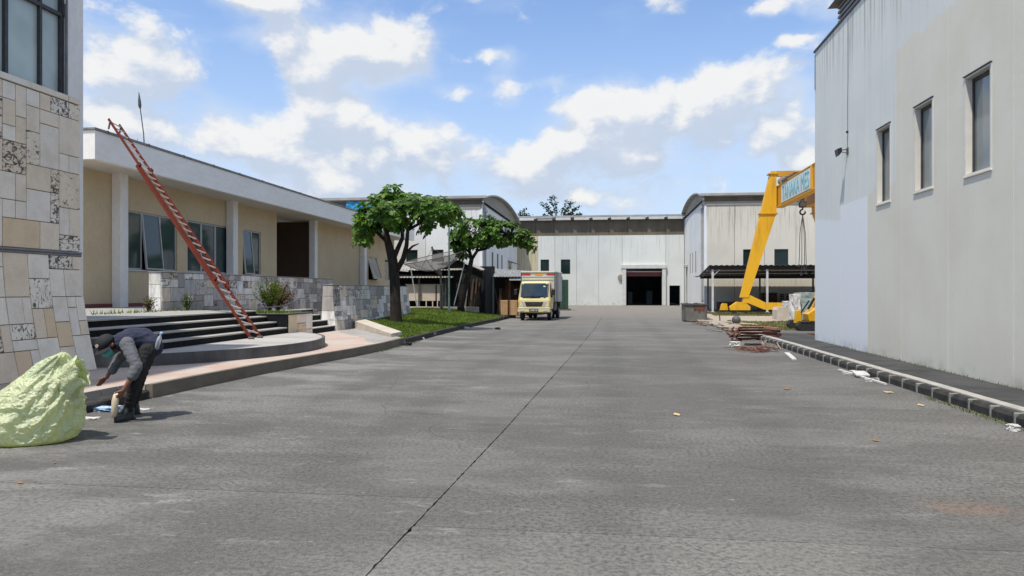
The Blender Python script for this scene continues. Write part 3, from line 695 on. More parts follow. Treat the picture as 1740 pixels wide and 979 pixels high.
fa = MB().box(-15.1, -14.9, 19.88, 55.8, 5.46, 6.30).box(-17.6, -15.101, 19.88, 20.06, 5.46, 6.299)
part('fascia', fa, 'fascia_white', of)
part('soffit', MB().box(-17.6, -15.102, 20.061, 55.8, 5.5, 5.56), 'soffit', of)
part('roof', MB().box(-26, -15.102, 20.062, 55.8, 5.95, 6.15), 'cap_grey', of)
part('roof_edge', MB().bbox(-15.14, -14.86, 19.84, 55.8, 6.302, 6.38, .01).bbox(-17.6, -15.142, 19.84, 20.1, 6.302, 6.378, .01), 'cap_grey', of)
m = MB()
for i in range(18): m.box(-15.16, -14.855, 20.4+i*2, 20.43+i*2, 6.30, 6.395)
part('cap_joint', m, 'dark_frame', of)
def sash(y0, y1, z0, z1, tilt=0., x=-16.53, glassm='glass_office'):
    """window of the office: frame and pane; tilt pushes the foot of the sash outwards"""
    def rot(mb):
        c_, s_ = math.cos(tilt), math.sin(tilt); mb.v = [(x+(p[0]-x)*c_+(z1-p[2])*s_, p[1], z1-(z1-p[2])*c_+(p[0]-x)*s_) for p in mb.v]; return mb
    f = MB(); k = .045
    f.box(x-.03, x+.03, y0, y0+k, z0, z1).box(x-.03, x+.03, y1-k, y1, z0, z1).box(x-.028, x+.028, y0+k, y1-k, z0, z0+k).box(x-.028, x+.028, y0+k, y1-k, z1-k, z1)
    wnd = part('window', rot(f), 'alu_frame', of)
    part('pane', rot(MB().box(x-.008, x+.004, y0+k, y1-k, z0+k, z1-k)), glassm, wnd)
    bl = MB(); n = int((z1-z0)/.16)
    for i in range(n): bl.box(x-.20, x-.12, y0+k, y1-k, z0+.08+i*.16, z0+.20+i*.16)
    return wnd
for (a, b_, k, tl) in ((23.4, 26.55, 3, 1), (27.25, 30.5, 3, None), (31.72, 33.45, 2, 0)):
    st = (b_-a)/k
    for i in range(k): sash(a+i*st+.01, a+(i+1)*st-.01, Z0+.01, Z1-.01, R(5.5) if i == tl else 0)
sash(49.42, 51.28, 2.37, 3.94, R(17)); sash(53.22, 54.58, 2.37, 3.94)
for a, b_ in WIN: part('window_sill', MB().bbox(-16.47, -16.40, a-.03, b_+.03, Z0-.05, Z0-.004, .008), 'soffit', of)
# lightning rod on the roof
rod = thing('roof_antenna', 'thin dark antenna rod with a small pod standing on the office roof', 'antenna', (-17, 25.4, 6.15))
part('mast', MB().tube([(-17, 25.4, 6.15), (-17.02, 25.32, 7.4), (-17.08, 25.2, 8.35)], [.025, .02, .016], 6), 'dark_metal', rod)
part('pod', MB().tube([(-17.08, 25.2, 8.3), (-17.085, 25.19, 8.42), (-17.09, 25.18, 8.58), (-17.1, 25.16, 8.9)], [.03, .06, .05, .008], 8), 'dark_metal', rod)
part('stay', MB().tube([(-17.25, 25.2, 6.15), (-17.18, 25.2, 7.2)], .008, 5), 'dark_metal', rod)

# ------------------------------------------------------------------ entrance steps, curved platform, planters, stone walls
CT = (-11.8, 16.35); RA = 4.95
pf = thing('entrance_platform', 'curved lowest platform with grey tiled top and dark granite edge at the office entrance', 'platform', (-8, 16.3, .2))
am = math.acos((CT[0]+8.9)/-RA*-1) if False else math.acos(2.95/RA)
arc = [(CT[0]+RA*math.cos(a), CT[1]+RA*math.sin(a)) for a in [-am+2*am*i/28 for i in range(29)]]
ins = [(CT[0]+(RA-.07)*math.cos(a), CT[1]+(RA-.07)*math.sin(a)) for a in [-am+2*am*i/28 for i in range(29)]]
part('base', MB().prism([(x, y, .19) for x, y in ins]+[(-9.9, ins[-1][1], .19), (-9.9, ins[0][1], .19)], (0, 0, .215)), 'mortar', pf)
for i in range(0, 28, 2):                                        # edge facing blocks
    m = MB()
    for j in (i, i+1):
        a, b_, c, d = arc[j], arc[j+1], ins[j+1], ins[j]
        m.hexa([(*a, .19), (*b_, .19), (*c, .19), (*d, .19)], [(*a, .425), (*b_, .425), (*c, .425), (*d, .425)])
    part('edge_block', m, 'grey_granite', pf)
yy = 12.5
while yy < 20.2:                                                  # top tiles, cut to the curve
    e = yy+.62; y0, y1 = yy+.004, min(e, 20.3)-.004
    lim_ = lambda y: CT[0]+math.sqrt(max(0, (RA-.075)**2-(y-CT[1])**2))
    xb = -8.86
    if lim_(y0) > xb+.1 or lim_(y1) > xb+.1:
        ks = [y0+(y1-y0)*i/4 for i in range(5)]
        part('tile', MB().prism([(xb, y0, .402)]+[(max(lim_(k), xb+.01), k, .402) for k in ks]+[(xb, y1, .402)], (0, 0, .02+rg.uniform(0, .002))), 'tread_tile', pf)
    yy = e
st = thing('entrance_steps', 'four wide black granite steps with grey treads leading up to the office', 'steps', (-9.3, 16, .42))
ZT = [.42, .585, .74, .895, 1.05]
for i in range(4):
    xf = -8.85-.30*i
    part('riser', MB().box(xf-.03, xf, 12.4, 19.52, ZT[i]-.02, ZT[i+1]-.036), 'black_granite', st)
    xr = xf-.335 if i < 3 else -9.95
    part('tread', MB().bbox(xr, xf+.025, 12.4, 19.52, ZT[i+1]-.035, ZT[i+1], .006), 'tread_tile', st)
    part('fill', MB().box(-9.9, xf-.032, 12.4, 19.5, .2 if i == 0 else ZT[i]+.001, ZT[i+1]-.037), 'mortar', st)
ld = struct('landing', MB().box(-16.45, -9.951, 12.2, 19.525, .2, 1.047).box(-16.45, -12.3, 19.525, 35, .2, 1.046), 'grey_paving')
# planter with black cheek and stone front
pl = thing('planter', 'raised planter with black granite side and cream stone front at the end of the steps', 'planter', (-10.4, 20.4, .2))
part('cheek', MB().box(-12.1, -8.84, 19.53, 19.62, .2, .935), 'black_granite', pl)
part('body', MB().box(-12.1, -8.88, 19.622, 21.30, .2, .90).box(-12.1, -9.75, 21.302, 22.86, .2, .90), 'mortar', pl)
part('coping', MB().bbox(-12.1, -8.80, 19.515, 19.70, .937, .968, .006).bbox(-8.98, -8.80, 19.702, 21.36, .937, .967, .006), 'grey_granite', pl)
for (a, b_, c, d, mm) in ((0, .56, 0, .72, 'stone_cream'), (.57, 1.2, 0, .45, 'stone_mottled'), (.57, .95, .46, .72, 'stone_cream'), (.96, 1.2, .46, .72, 'stone_cream'), (1.21, 1.68, .26, .72, 'stone_cream'), (1.21, 1.68, 0, .25, 'stone_cream')):
    part('stone', MB().bbox(-8.88, -8.845+rg.uniform(0, .008), 19.63+a+.004, 19.63+b_-.004, .205+c+.004, .205+d-.004, .005), mm, pl)
part('soil', MB().box(-12.05, -8.99, 19.71, 21.3, .9, .95).box(-12.05, -9.8, 21.302, 22.84, .9, .951), 'soil', pl)
pg = MB(); pts = [(rg.uniform(-11.9, -9.0), rg.uniform(19.75, 21.3), .95) for _ in range(900)]+[(rg.uniform(-12.05, -11.5), rg.uniform(15.5, 19.5), 1.05) for _ in range(160)]
o = link('planter_grass', blades(pts, .11, .014, rg).mesh('planter_grass'), 'grass'); o['kind'] = 'stuff'; o['label'] = 'short grass and weeds in the raised planter'
def rough_wall(name, label, x, y0, y1, z0, z1, bt, seed, thick, endw=0):
    """low wall of pale stone cladding; bt = batter of the face towards the road at the foot"""
    o = thing(name, label, 'wall', (x, (y0+y1)/2, z0)); r = random.Random(seed); H_ = z1-z0
    off = lambda z: bt*(1-z/H_)**1.6
    part('core', MB().prism([(x-thick, y0+.03, z0), (x+off(0)-.005, y0+.03, z0), (x+off(H_*.3)-.005, y0+.03, z0+H_*.3), (x+off(H_*.6)-.005, y0+.03, z0+H_*.6), (x-.005, y0+.03, z1-.005), (x-thick, y0+.03, z1-.005)], (0, y1-y0-.06, 0)), 'mortar', o)
    stones(o, y1-y0, H_, .19, lambda a, z, d: (x-.01+off(z)+d, y0+a-(off(z)*.6*(1-a/(y1-y0)) if endw else 0), z0+z), r, 'stone_pale', 'stone_pale_mottled', .25, sizes=[(2, 1), (3, 2), (2, 2), (3, 1), (4, 2), (3, 3), (2, 2), (2, 1)])
    return o, r, off
w1, r, off = rough_wall('stone_wall', 'long low wall clad in mottled pale stone below the office windows', -12.1, 18.75, 31.4, .3, 2.10, .05, 3, .35)
stones(w1, .36, 1.05, .36, lambda a, z, d: (-12.45+a, 18.78-d, 1.05+z), r, 'stone_pale', 'stone_pale_mottled', 0, sizes=[(1, 1)])
part('coping', MB().bbox(-12.47, -12.06, 18.72, 31.42, 2.10, 2.125, .005), 'cap_grey', w1)
w2, r, off = rough_wall('stone_wall', 'low battered wall of grey stained stone behind the first tree', -9.62, 25.0, 34.8, .15, 1.79, .20, 5, .36, 1)
stones(w2, .37, 1.62, .40, lambda a, z, d: (-9.98-off(z)*.2+a*(1+off(z)*3.1), 25.0-d-off(z)*.62, .15+z), r, 'stone_pale', 'stone_pale_mottled', .1, sizes=[(1, 1)])
part('coping', MB().bbox(-10.0, -9.58, 24.98, 34.82, 1.79, 1.815, .005), 'cap_grey', w2)
ss = thing('side_steps', 'short flight of black side steps between planter wall and grey stone wall', 'steps', (-10, 24, .2))
for i in range(4):
    xf = -9.5-.28*i; z = .2+.19*i
    part('riser', MB().box(xf-.03, xf, 22.9, 24.98, z, z+.158), 'black_granite', ss)
    part('tread', MB().bbox(xf-.32, xf+.02, 22.9, 24.98, z+.16, z+.19, .005), 'tread_tile', ss)
    part('fill', MB().box(-12.0, xf-.032, 22.9, 24.97, z if i else .15, z+.157), 'mortar', ss)
rp = MB().hexa([(-6.42, 21.45, .1), (-6.38, 22.55, .1), (-9.3, 27.7, .1), (-9.62, 26.9, .1)], [(-6.46, 21.5, .31), (-6.42, 22.5, .32), (-9.35, 27.65, .50), (-9.62, 26.95, .49)])
o = solo('ramp_wall', rp, 'block_cream', 'long cream concrete slab lying slanted along the lawn edge by the pink paving', 'concrete slab', (-8, 24.5, .1))
# shrub in the planter and the pipe beside it
def shrub(name, label, cx_, cy_, z, r_, h, mats, n, seed):
    o = thing(name, label, 'shrub', (cx_, cy_, z)); rr = random.Random(seed); stem = MB(); tips = []
    for i in range(26):
        a = rr.uniform(0, 6.28); k = rr.uniform(.2, 1)*r_; hh = h*rr.uniform(.6, 1.05)*(1-.25*k/r_)
        p = [(cx_, cy_, z), (cx_+math.cos(a)*k*.45, cy_+math.sin(a)*k*.45, z+hh*.55), (cx_+math.cos(a)*k, cy_+math.sin(a)*k, z+hh)]
        stem.tube(p, [.012, .009, .004], 5); tips.append(p)
    part('stems', stem, 'bark', o)
    for mi, mm in enumerate(mats):
        m = MB()
        for i in range(n):
            p = rr.choice(tips[mi::len(mats)]); k = rr.uniform(.35, 1.02); q = Vector(p[0]).lerp(Vector(p[2]), k)+Vector((rr.gauss(0, .05), rr.gauss(0, .05), rr.gauss(0, .05)))
            d = Vector((rr.gauss(0, 1), rr.gauss(0, 1), rr.gauss(.7, .7))).normalized()*rr.uniform(.05, .10); s_ = d.cross(Vector((rr.random(), rr.random(), rr.random()))).normalized()*.018
            j = len(m.v); m.v += [tuple(q), tuple(q+d*.5+s_), tuple(q+d), tuple(q+d*.5-s_)]; m.f.append((j, j+1, j+2, j+3))
        part('foliage', m, mm, o)
    return o
shrub('shrub', 'bushy green shrub growing in the raised planter', -10.05, 21.0, .95, .52, 1.12, ['leaf_shrub', 'leaf_shrub'], 620, 4)
shrub('shrub', 'brownish half dry shrub right of the green one in the planter', -10.2, 21.9, .95, .5, 1.08, ['leaf_shrub_brown', 'leaf_shrub_brown'], 520, 5)
shrub('shrub', 'thin sparse green weed bush behind the ladder at the stone wall', -11.6, 19.2, 1.0, .25, .55, ['leaf_shrub'], 120, 6)
shrub('shrub', 'small sparse bush at the stone wall left of the ladder', -11.7, 17.6, 1.05, .2, .42, ['leaf_shrub', 'leaf_shrub_brown'], 60, 8)
m = MB().tube([(-9.5, 19.2, 1.12), (-9.5, 20.6, 1.14), (-9.6, 21.6, 1.22), (-9.6, 22.1, 1.34)], .022, 6)
solo('bent_pipe', m, 'dark_metal', 'thin bent grey pipe lying across the planter in front of the shrubs', 'pipe', (-9.5, 20.6, 1.1))

# ------------------------------------------------------------------ right workshop with patched paint
rb_ = thing('workshop_building', 'tall pale workshop of concrete panels with patched paint and three narrow windows at right', 'building', (6.2, 12, 0))
JN = [-3.2, -1.05, 1.1, 3.3, 5.5, 7.8, 9.8, 11.96, 14.12, 16.25, 18.28, 20.30, 22.72]
RW = [(16.84, 17.64), (14.74, 15.57), (12.61, 13.48), (10.35, 11.2), (8.3, 9.15)]
TOP = 8.62
for a, b_ in zip(JN, JN[1:]):
    hol = [(p+.0, q, 3.56, 5.20) for p, q in RW if p > a and q < b_]
    part('panel', wallseg(MB(), hol, a+.011, b_-.011, .1, TOP-.03, 6.02, 6.20), 'patched_paint', rb_)
part('core', wallseg(MB(), [(p-.02, q+.02, 3.54, 5.22) for p, q in RW], -3.3, 22.6, 0, TOP-.06, 6.20, 6.5), 'dark_metal', rb_)
part('end_wall', MB().box(6.502, 20, 22.45, 22.70, 0, TOP-.04), 'warehouse_panel', rb_)
part('back_wall', MB().box(19.8, 20, -3, 22.44, 0, TOP-.05), 'warehouse_panel', rb_)
part('roof', MB().prism([(6.1, -3.3, TOP-.05), (13, -3.3, TOP+1.2), (20, -3.3, TOP-.05)], (0, 26.0, 0)), 'roof_sheet', rb_)
part('flashing', MB().bbox(5.985, 6.35, -3.3, 22.76, TOP-.03, TOP+.035, .008), 'dark_frame', rb_)
vt = MB()
for i in range(7): vt.box(6.42, 6.7, 14.5+i*.001, 21.9, TOP+.08+i*.14, TOP+.15+i*.14)
vt.box(6.5, 9.6, 14.6, 21.8, TOP, TOP+1.0); vt.prism([(6.2, 14.3, TOP+1.02), (8.3, 14.3, TOP+1.5), (10.2, 14.3, TOP+1.02)], (0, 7.8, 0))
part('roof_vent', vt, 'roof_sheet', rb_)
m = MB()
for a, b_ in ((22.66, 5.9),): m.box(6.0, 6.018, a-.02, a+.02, 7.5, 8.5)
part('crack_strip', m, 'cap_grey', rb_)  # thin grey strip standing in for a dark crack near the corner
for p, q in RW:
    f = MB(); x0, x1 = 6.012, 6.16; k = .03
    f.box(x0, x1, p-.02, p+k, 3.54, 5.22).box(x0, x1, q-k, q+.02, 3.54, 5.22).box(x0+.002, x1, p+k, q-k, 5.22-k, 5.22).box(x0+.002, x1, p+k, q-k, 3.54, 3.54+k)
    wn = part('window', f, 'soffit', rb_)
    part('pane', MB().box(6.148, 6.155, p+k, q-k, 3.54+k, 5.22-k), 'glass_grey', wn)
    part('sill', MB().bbox(5.995, 6.03, p-.03, q+.03, 3.505, 3.538, .004), 'soffit', wn)
    part('drip', MB().bbox(5.99, 6.03, p-.03, q+.03, 5.223, 5.242, .004), 'dark_frame', wn)
    g_ = MB().box(6.12, 6.147, p+k, p+k+.03, 3.58, 5.18).box(6.12, 6.147, q-k-.04, q-k, 3.58, 5.18).box(6.12, 6.147, p+k+.03, q-k-.04, 5.13, 5.18)
    part('inner_frame', g_, 'dark_frame', wn)
fl = thing('flood_lamp', 'black flood lamp on a bracket high on the right wall with a hanging cable', 'lamp', (6.02, 19.740, 5.120))
part('bracket', MB().bar((6.02, 19.680, 5.200), (5.72, 19.740, 5.200), .03, .03).bar((6.02, 19.680, 5.080), (5.78, 19.740, 5.120), .025, .025).box(5.99, 6.018, 19.580, 19.780, 5.040, 5.260), 'dark_metal', fl)
hd = MB().hexa([(5.50, 19.560, 5.220), (5.50, 19.940, 5.220), (5.56, 19.940, 4.980), (5.56, 19.560, 4.980)], [(5.72, 19.640, 5.280), (5.72, 19.860, 5.280), (5.74, 19.860, 5.120), (5.74, 19.640, 5.120)])
part('housing', hd, 'black', fl); part('lens', MB().hexa([(5.493, 19.580, 5.208), (5.493, 19.920, 5.208), (5.548, 19.920, 4.994), (5.548, 19.580, 4.994)], [(5.502, 19.580, 5.208), (5.502, 19.920, 5.208), (5.557, 19.920, 4.994), (5.557, 19.580, 4.994)]), 'lamp_glass_dark', fl)
part('cable', MB().tube([(6.005, 19.700, 5.220), (6.003, 19.660, 5.6), (6.008, 19.680, 6.4), (6.004, 19.640, 7.0), (6.008, 19.660, 8.5)], .005, 5).ball((6.0, 19.680, 5.62), .035, 6, 5), 'black', fl)

for ch in fl.children:
    if ch.name.split('.')[0] != 'cable': ch.scale = (.52, .72, .72)

# ------------------------------------------------------------------ far hall across the end of the yard
hl = thing('factory_hall', 'wide pale hall across the end of the yard with dark band and open gate', 'building', (-1, 81, 0))
HJ = [-9.95, -9.2, -8.45, -7.7, -5.83, -3.45, -1.05, 1.5, 3.72, 6.1, 8.05]
HW = [(-7.4, -6.46, 3.42, 5.02), (-5.17, -4.14, 3.42, 5.02)]
for a, b_ in zip(HJ, HJ[1:]):
    hol = [h for h in HW if h[0] > a and h[1] < b_]
    if a == 1.5: hol = [(1.9, b_-.011, 0, 4.0)]
    if a == 3.72: hol = [(3.731, 5.72, 0, 4.0)]
    if a == 6.1: hol = [(6.5, 7.6, 0, 2.15)]
    part('panel', wallseg(MB(), hol, a+.011, b_-.011, 0, 7.60, 81.0, 81.2, 'y'), 'hall_panel_yellow' if b_ < -7.6 else 'hall_panel', hl)
part('core', wallseg(MB(), HW+[(1.9, 5.72, 0, 4.0), (6.5, 7.6, 0, 2.15)], -9.98, 8.08, 0, 7.58, 81.2, 81.3, 'y'), 'band_grey', hl)
part('pier', MB().box(3.70, 3.745, 81.01, 81.19, 4.0, 7.6), 'hall_panel', hl)
for a in range(9):
    x0 = -9.96+a*2.0; part('band_panel', MB().box(x0+.012, x0+1.988, 81.10, 81.24, 7.62, 9.30), 'band_grey', hl)
part('band_backing', MB().box(-9.97, 8.07, 81.25, 81.35, 7.6, 9.4), 'dark_metal', hl)
part('gutter', MB().box(-9.9, 8.3, 80.62, 80.95, 9.60, 9.78), 'gutter_grey', hl)
x = -9.8
for i in range(9):
    if i != 1: part('fascia_block', MB().box(x+.1, x+1.72, 80.60, 81.05, 9.30, 9.575), 'fascia_block', hl)
    else: part('vent_slot', MB().box(x+.1, x+1.72, 80.6, 81.05, 9.30, 9.38).box(x+.1, x+1.72, 80.6, 81.05, 9.5, 9.575), 'fascia_block', hl)
    part('bracket', MB().box(x-.1, x+.06, 80.68, 81.05, 9.34, 9.54), 'dark_metal', hl); x += 2.0
part('roof', MB().prism([(-9.9, 80.7, 9.5), (-9.9, 95, 10.6), (-9.9, 110, 9.5), (-9.9, 110, 9.3), (-9.9, 80.95, 9.35)], (18.1, 0, 0)), 'roof_sheet', hl)
part('inside', MB().box(-9, 8, 99.8, 100, 0, 7.5).box(-9.9, -9.8, 81.4, 99.7, 0, 7.5).box(7.9, 8, 81.4, 99.7, 0, 7.5), 'interior_dark', hl)
part('floor', MB().box(-9.7, 7.8, 81.4, 99.7, -.02, .004), 'interior_dark', hl)
for h in HW:
    wn = part('window', MB().box(h[0], h[1], 81.03, 81.10, h[2], h[2]+.06).box(h[0], h[1], 81.03, 81.10, h[3]-.06, h[3]).box(h[0], h[0]+.06, 81.03, 81.10, h[2]+.061, h[3]-.061).box(h[1]-.06, h[1], 81.03, 81.10, h[2]+.061, h[3]-.061), 'dark_frame', hl)
    part('pane', MB().box(h[0]+.061, h[1]-.061, 81.09, 81.11, h[2]+.061, h[3]-.061), 'glass_dark', wn)
gt = part('gate_surround', MB().bbox(1.47, 1.9, 80.75, 81.15, 0, 3.98, .02).bbox(5.73, 6.12, 80.75, 81.15, 0, 3.98, .02).bbox(1.38, 6.2, 80.7, 81.15, 3.985, 4.42, .02), 'fascia_block', hl)
dr = part('shutter', MB().box(1.91, 5.71, 81.32, 81.40, 3.62, 3.99), 'glass_dark', hl)
sl_ = MB()
for i in range(4): sl_.bbox(1.92, 5.70, 81.28, 81.33, 3.16+i*.115, 3.27+i*.115, .012)
part('shutter_curtain', sl_, 'door_red', hl); part('shutter_rail', MB().box(1.91, 5.71, 81.27, 81.33, 3.61, 3.70), 'fascia_block', hl)
part('door_frame', MB().box(6.44, 6.5, 80.97, 81.2, 0, 2.22).box(7.6, 7.66, 80.97, 81.2, 0, 2.22).box(6.501, 7.599, 80.97, 81.2, 2.15, 2.22), 'fascia_block', hl)
part('wall_plate', MB().tube([(1.33, 80.82, 3.05), (1.33, 80.99, 3.05)], [.30, .34], 14).tube([(1.33, 80.80, 3.05), (1.33, 80.83, 3.05)], .12, 10), 'band_beige', hl)
solo('wrapped_load', MB().bbox(2.2, 2.75, 86, 86.7, 0, 1.45, .05), 'ghost_blue', 'bluish wrapped load standing in the dark gate, left one', 'load', (2.5, 86, 0), 'loads inside the gate')
solo('wrapped_load', MB().bbox(4.35, 5.05, 87, 87.7, 0, 1.6, .05), 'ghost_blue', 'bluish wrapped load standing in the dark gate, right one', 'load', (4.7, 87, 0), 'loads inside the gate')

# ------------------------------------------------------------------ barrel-roofed warehouses left and right
def warehouse(name, label, xa, xb, ya, yb, ze, zp, side, joints, wins, slits, pan_front, pan_end):
    """front wall at y=ya between xa and xb; side=+1: gable end at xb faces +x, -1: gable end at xa faces -x"""
    o = thing(name, label, 'building', ((xa+xb)/2, ya, 0)); xe = xb if side > 0 else xa
    for a, b_ in zip(joints, joints[1:]):
        hol = [h for h in wins if h[0] > a and h[1] < b_]
        part('panel', wallseg(MB(), hol, a+.015, b_-.015, 0, ze-.75, ya, ya+.18, 'y'), pan_front, o)
    part('core', wallseg(MB(), wins, min(xa, xb)+.2, max(xa, xb)-.2, 0, ze-.8, ya+.18, ya+.3, 'y'), 'band_grey', o)
    for h in wins:
        wn = part('window', MB().box(h[0], h[1], ya+.03, ya+.1, h[2], h[2]+.05).box(h[0], h[1], ya+.03, ya+.1, h[3]-.05, h[3]).box(h[0], h[0]+.05, ya+.03, ya+.1, h[2]+.051, h[3]-.051).box(h[1]-.05, h[1], ya+.03, ya+.1, h[2]+.051, h[3]-.051), 'dark_frame', o)
        part('pane', MB().box(h[0]+.051, h[1]-.051, ya+.09, ya+.11, h[2]+.051, h[3]-.051), 'glass_dark', wn)
    bd_ = MB().box(xa+(.02 if side > 0 else .12), xb-(.12 if side > 0 else .02), ya-.05, ya+.15, ze-.74, ze-.42); part('clerestory', bd_, 'band_beige', o)
    part('clerestory_top', MB().box(xa+.1, xb-.1, ya+.05, ya+.16, ze-.419, ze-.02), 'band_grey', o)
    # gable end: panels up to the arch
    yc, hw = (ya+yb)/2, (yb-ya)/2; arch = lambda y: ze+.1+(zp-ze-.1)*max(0, 1-abs((y-yc)/hw)**2.2)
    def archx(y, lim): return min(arch(y), lim)
    n = 7; ys_ = [ya+.19+(yb-ya-.3)*i/n for i in range(n+1)]
    lowtop = ze-.35
    t0, t1 = (xe-.18, xe) if side > 0 else (xe, xe+.18)
    for a, b_ in zip(ys_, ys_[1:]):
        hol = [h for h in slits if h[0] > a and h[1] < b_]
        part('end_panel', wallseg(MB(), hol, a+.012, b_-.012, 0, lowtop, t0, t1), pan_end, o)
        k = [a+.012+(b_-a-.024)*i/5 for i in range(6)]
        part('gable_panel', MB().prism([(t0+.02, a+.012, lowtop+.04), (t0+.02, b_-.012, lowtop+.04)]+[(t0+.02, q, max(arch(q)-.08, lowtop+.06)) for q in reversed(k)], (.14, 0, 0)), 'band_beige', o)
    part('end_core', MB().box(t0+(.02 if side < 0 else -.1), t1+(.1 if side < 0 else -.02), ya+.32, yb-.1, 0, ze-.1), 'band_grey', o)
    part('corner_post', MB().box(xe-.22 if side > 0 else xe-.005, xe+.005 if side > 0 else xe+.22, ya-.012, ya+.185, 0, ze-.74), pan_end, o)
    part('ledge', MB().box(t0-.06, t1+.06, ya+.2, yb-.05, lowtop, lowtop+.035), 'dark_metal', o)
    for h in slits: part('pane', MB().box((t0+t1)/2-.05, (t0+t1)/2-.03, h[0]-.03, h[1]+.03, h[2]-.03, h[3]+.03), 'glass_dark', o)
    N_ = 22; m = MB(); fx0, fx1 = (xa-.1, xe+.35) if side > 0 else (xe-.35, xb+.1)
    for i in range(N_):
        a0, a1 = math.pi*i/N_, math.pi*(i+1)/N_
        q = [(yc-hw*1.02*math.cos(a), arch(yc-hw*math.cos(a))+.06) for a in (a0, a1)]; s = [(yc-(hw-.14)*1.02*math.cos(a), arch(yc-hw*math.cos(a))-.04) for a in (a0, a1)]
        m.hexa([(fx0, *q[0]), (fx1, *q[0]), (fx1, *q[1]), (fx0, *q[1])], [(fx0, *s[0]), (fx1, *s[0]), (fx1, *s[1]), (fx0, *s[1])])
    part('roof', m, 'gutter_grey', o)
    part('gutter', MB().box(fx0, fx1, ya-.30, ya-.06, ze+.06, ze+.26), 'gutter_grey', o)
    dp = MB(); xx = xe+.10*side
    dp.tube([(xx, ya-.2, ze-.2), (xx, ya+.5, ze-.75), (xx, ya+.5, .2)], .06, 7).tube([(xx, ya+1.1, ze-.5), (xx, ya+1.1, .2)], .05, 7).box(xx-.12, xx+.12, ya+.3, ya+1.3, ze-.95, ze-.7)
    part('downpipe', dp, 'gutter_grey', o)
    return o
lw = warehouse('warehouse', 'left barrel roofed warehouse behind the trees with a blue tarp in its eaves', -40, -9.85, 57.4, 80.2, 8.8, 9.95, 1, [-40, -34, -28, -24.4, -20.6, -17.2, -14.4, -12.0, -9.87],
               [(-16.0, -15.06, 3.9, 4.85), (-13.9, -12.96, 3.9, 4.85)], [(62.2, 63.1, 3.5, 4.9), (65.2, 66.1, 3.5, 4.9), (67.9, 68.7, 3.5, 4.9)], 'warehouse_panel', 'warehouse_panel_white')
part('awning', MB().prism([(-9.84, 72.4, 4.45), (-9.0, 72.4, 4.2), (-9.0, 72.4, 4.3), (-9.84, 72.4, 4.6)], (0, 3.0, 0)), 'cap_grey', lw)
part('side_door', MB().box(-9.86, -9.83, 73.0, 74.6, 2.4, 4.1), 'glass_dark', lw)
rw_ = warehouse('warehouse', 'right barrel roofed warehouse behind the yellow gantry crane', 8.1, 40, 64.6, 81.6, 9.6, 10.6, -1, [8.12, 10.6, 13.05, 15.6, 18.1, 21, 26, 32, 40],
                [(11.3, 12.5, 3.5, 5.1), (13.85, 14.98, 3.5, 5.1)], [(70.6, 71.3, 3.3, 5.3), (73.1, 73.8, 3.3, 5.3), (75.3, 76.0, 3.3, 5.3)], 'warehouse_panel_warm', 'warehouse_panel_white')
part('wall_box', MB().bbox(7.75, 8.09, 77.8, 78.6, 4.0, 4.3, .03).tube([(8.0, 78.2, 4.0), (8.0, 78.2, .2)], .06, 6), 'gutter_grey', rw_)
m = MB(); N_ = 10                                           # tarp hung along the eaves band
for j in range(3):
    for i in range(N_+1): x = -20.9+2.9*i/N_; m.v.append((x, 57.22-.05*math.sin(i*2.1+j), 8.72-.30*j+.03*math.sin(i*1.7)))
for j in range(2):
    for i in range(N_): q = j*(N_+1)+i; m.f.append((q, q+1, q+N_+2, q+N_+1))
bm_t = m; o = solo('blue_tarp', bm_t, 'tarp_blue', 'bright blue tarp patch hanging under the eaves of the left warehouse', 'tarp', (-19.5, 57.2, 8.5))
sf = o.modifiers.new('thickness', 'SOLIDIFY'); sf.thickness = .02

# ------------------------------------------------------------------ open canopy with stacked pallets at the right
cn = thing('canopy', 'low open canopy with a dark sheet roof on thin posts beside the right warehouse', 'canopy', (10, 57, 0))
rf = corrugated(MB(), (7.15, 54.3, 3.42), (30, 54.3, 3.42), (7.15, 60.3, 2.80), (30, 60.3, 2.80), 60, .03)
part('roof', rf, 'dark_metal', cn)
part('rear_roof', corrugated(MB(), (7.15, 60.32, 2.80), (30, 60.32, 2.80), (7.15, 64.3, 2.78), (30, 64.3, 2.78), 60, .02), 'dark_metal', cn)
part('eaves_beam', MB().box(7.2, 30, 54.45, 54.57, 3.12, 3.36), 'black', cn); part('rear_beam', MB().box(7.2, 30, 59.9, 60.02, 2.55, 2.76), 'black', cn)
part('purlin', MB().box(7.2, 30, 56.2, 56.28, 3.04, 3.14).box(7.2, 30, 58.1, 58.18, 2.86, 2.94), 'alu_frame', cn)
for x in (7.42, 11.2, 15.0, 19): part('post', MB().box(x-.07, x+.07, 54.46, 54.56, 0, 3.12).box(x-.16, x+.16, 54.36, 54.66, .01, .08), 'steel_white', cn)
for x in (7.8, 11.76, 15.75): part('post', MB().box(x-.06, x+.06, 59.92, 60.0, 0, 2.55), 'dark_metal', cn)
for x in (7.35, 11.2, 15.0): part('rafter', MB().bar((x, 54.6, 3.3), (x, 60, 2.7), .08, .12), 'dark_metal', cn)
part('brace', MB().bar((7.42, 54.6, 2.6), (7.42, 56.0, 3.15), .06, .06).bar((7.48, 54.5, 2.7), (7.9, 54.5, 3.1), .05, .05), 'steel_white', cn)
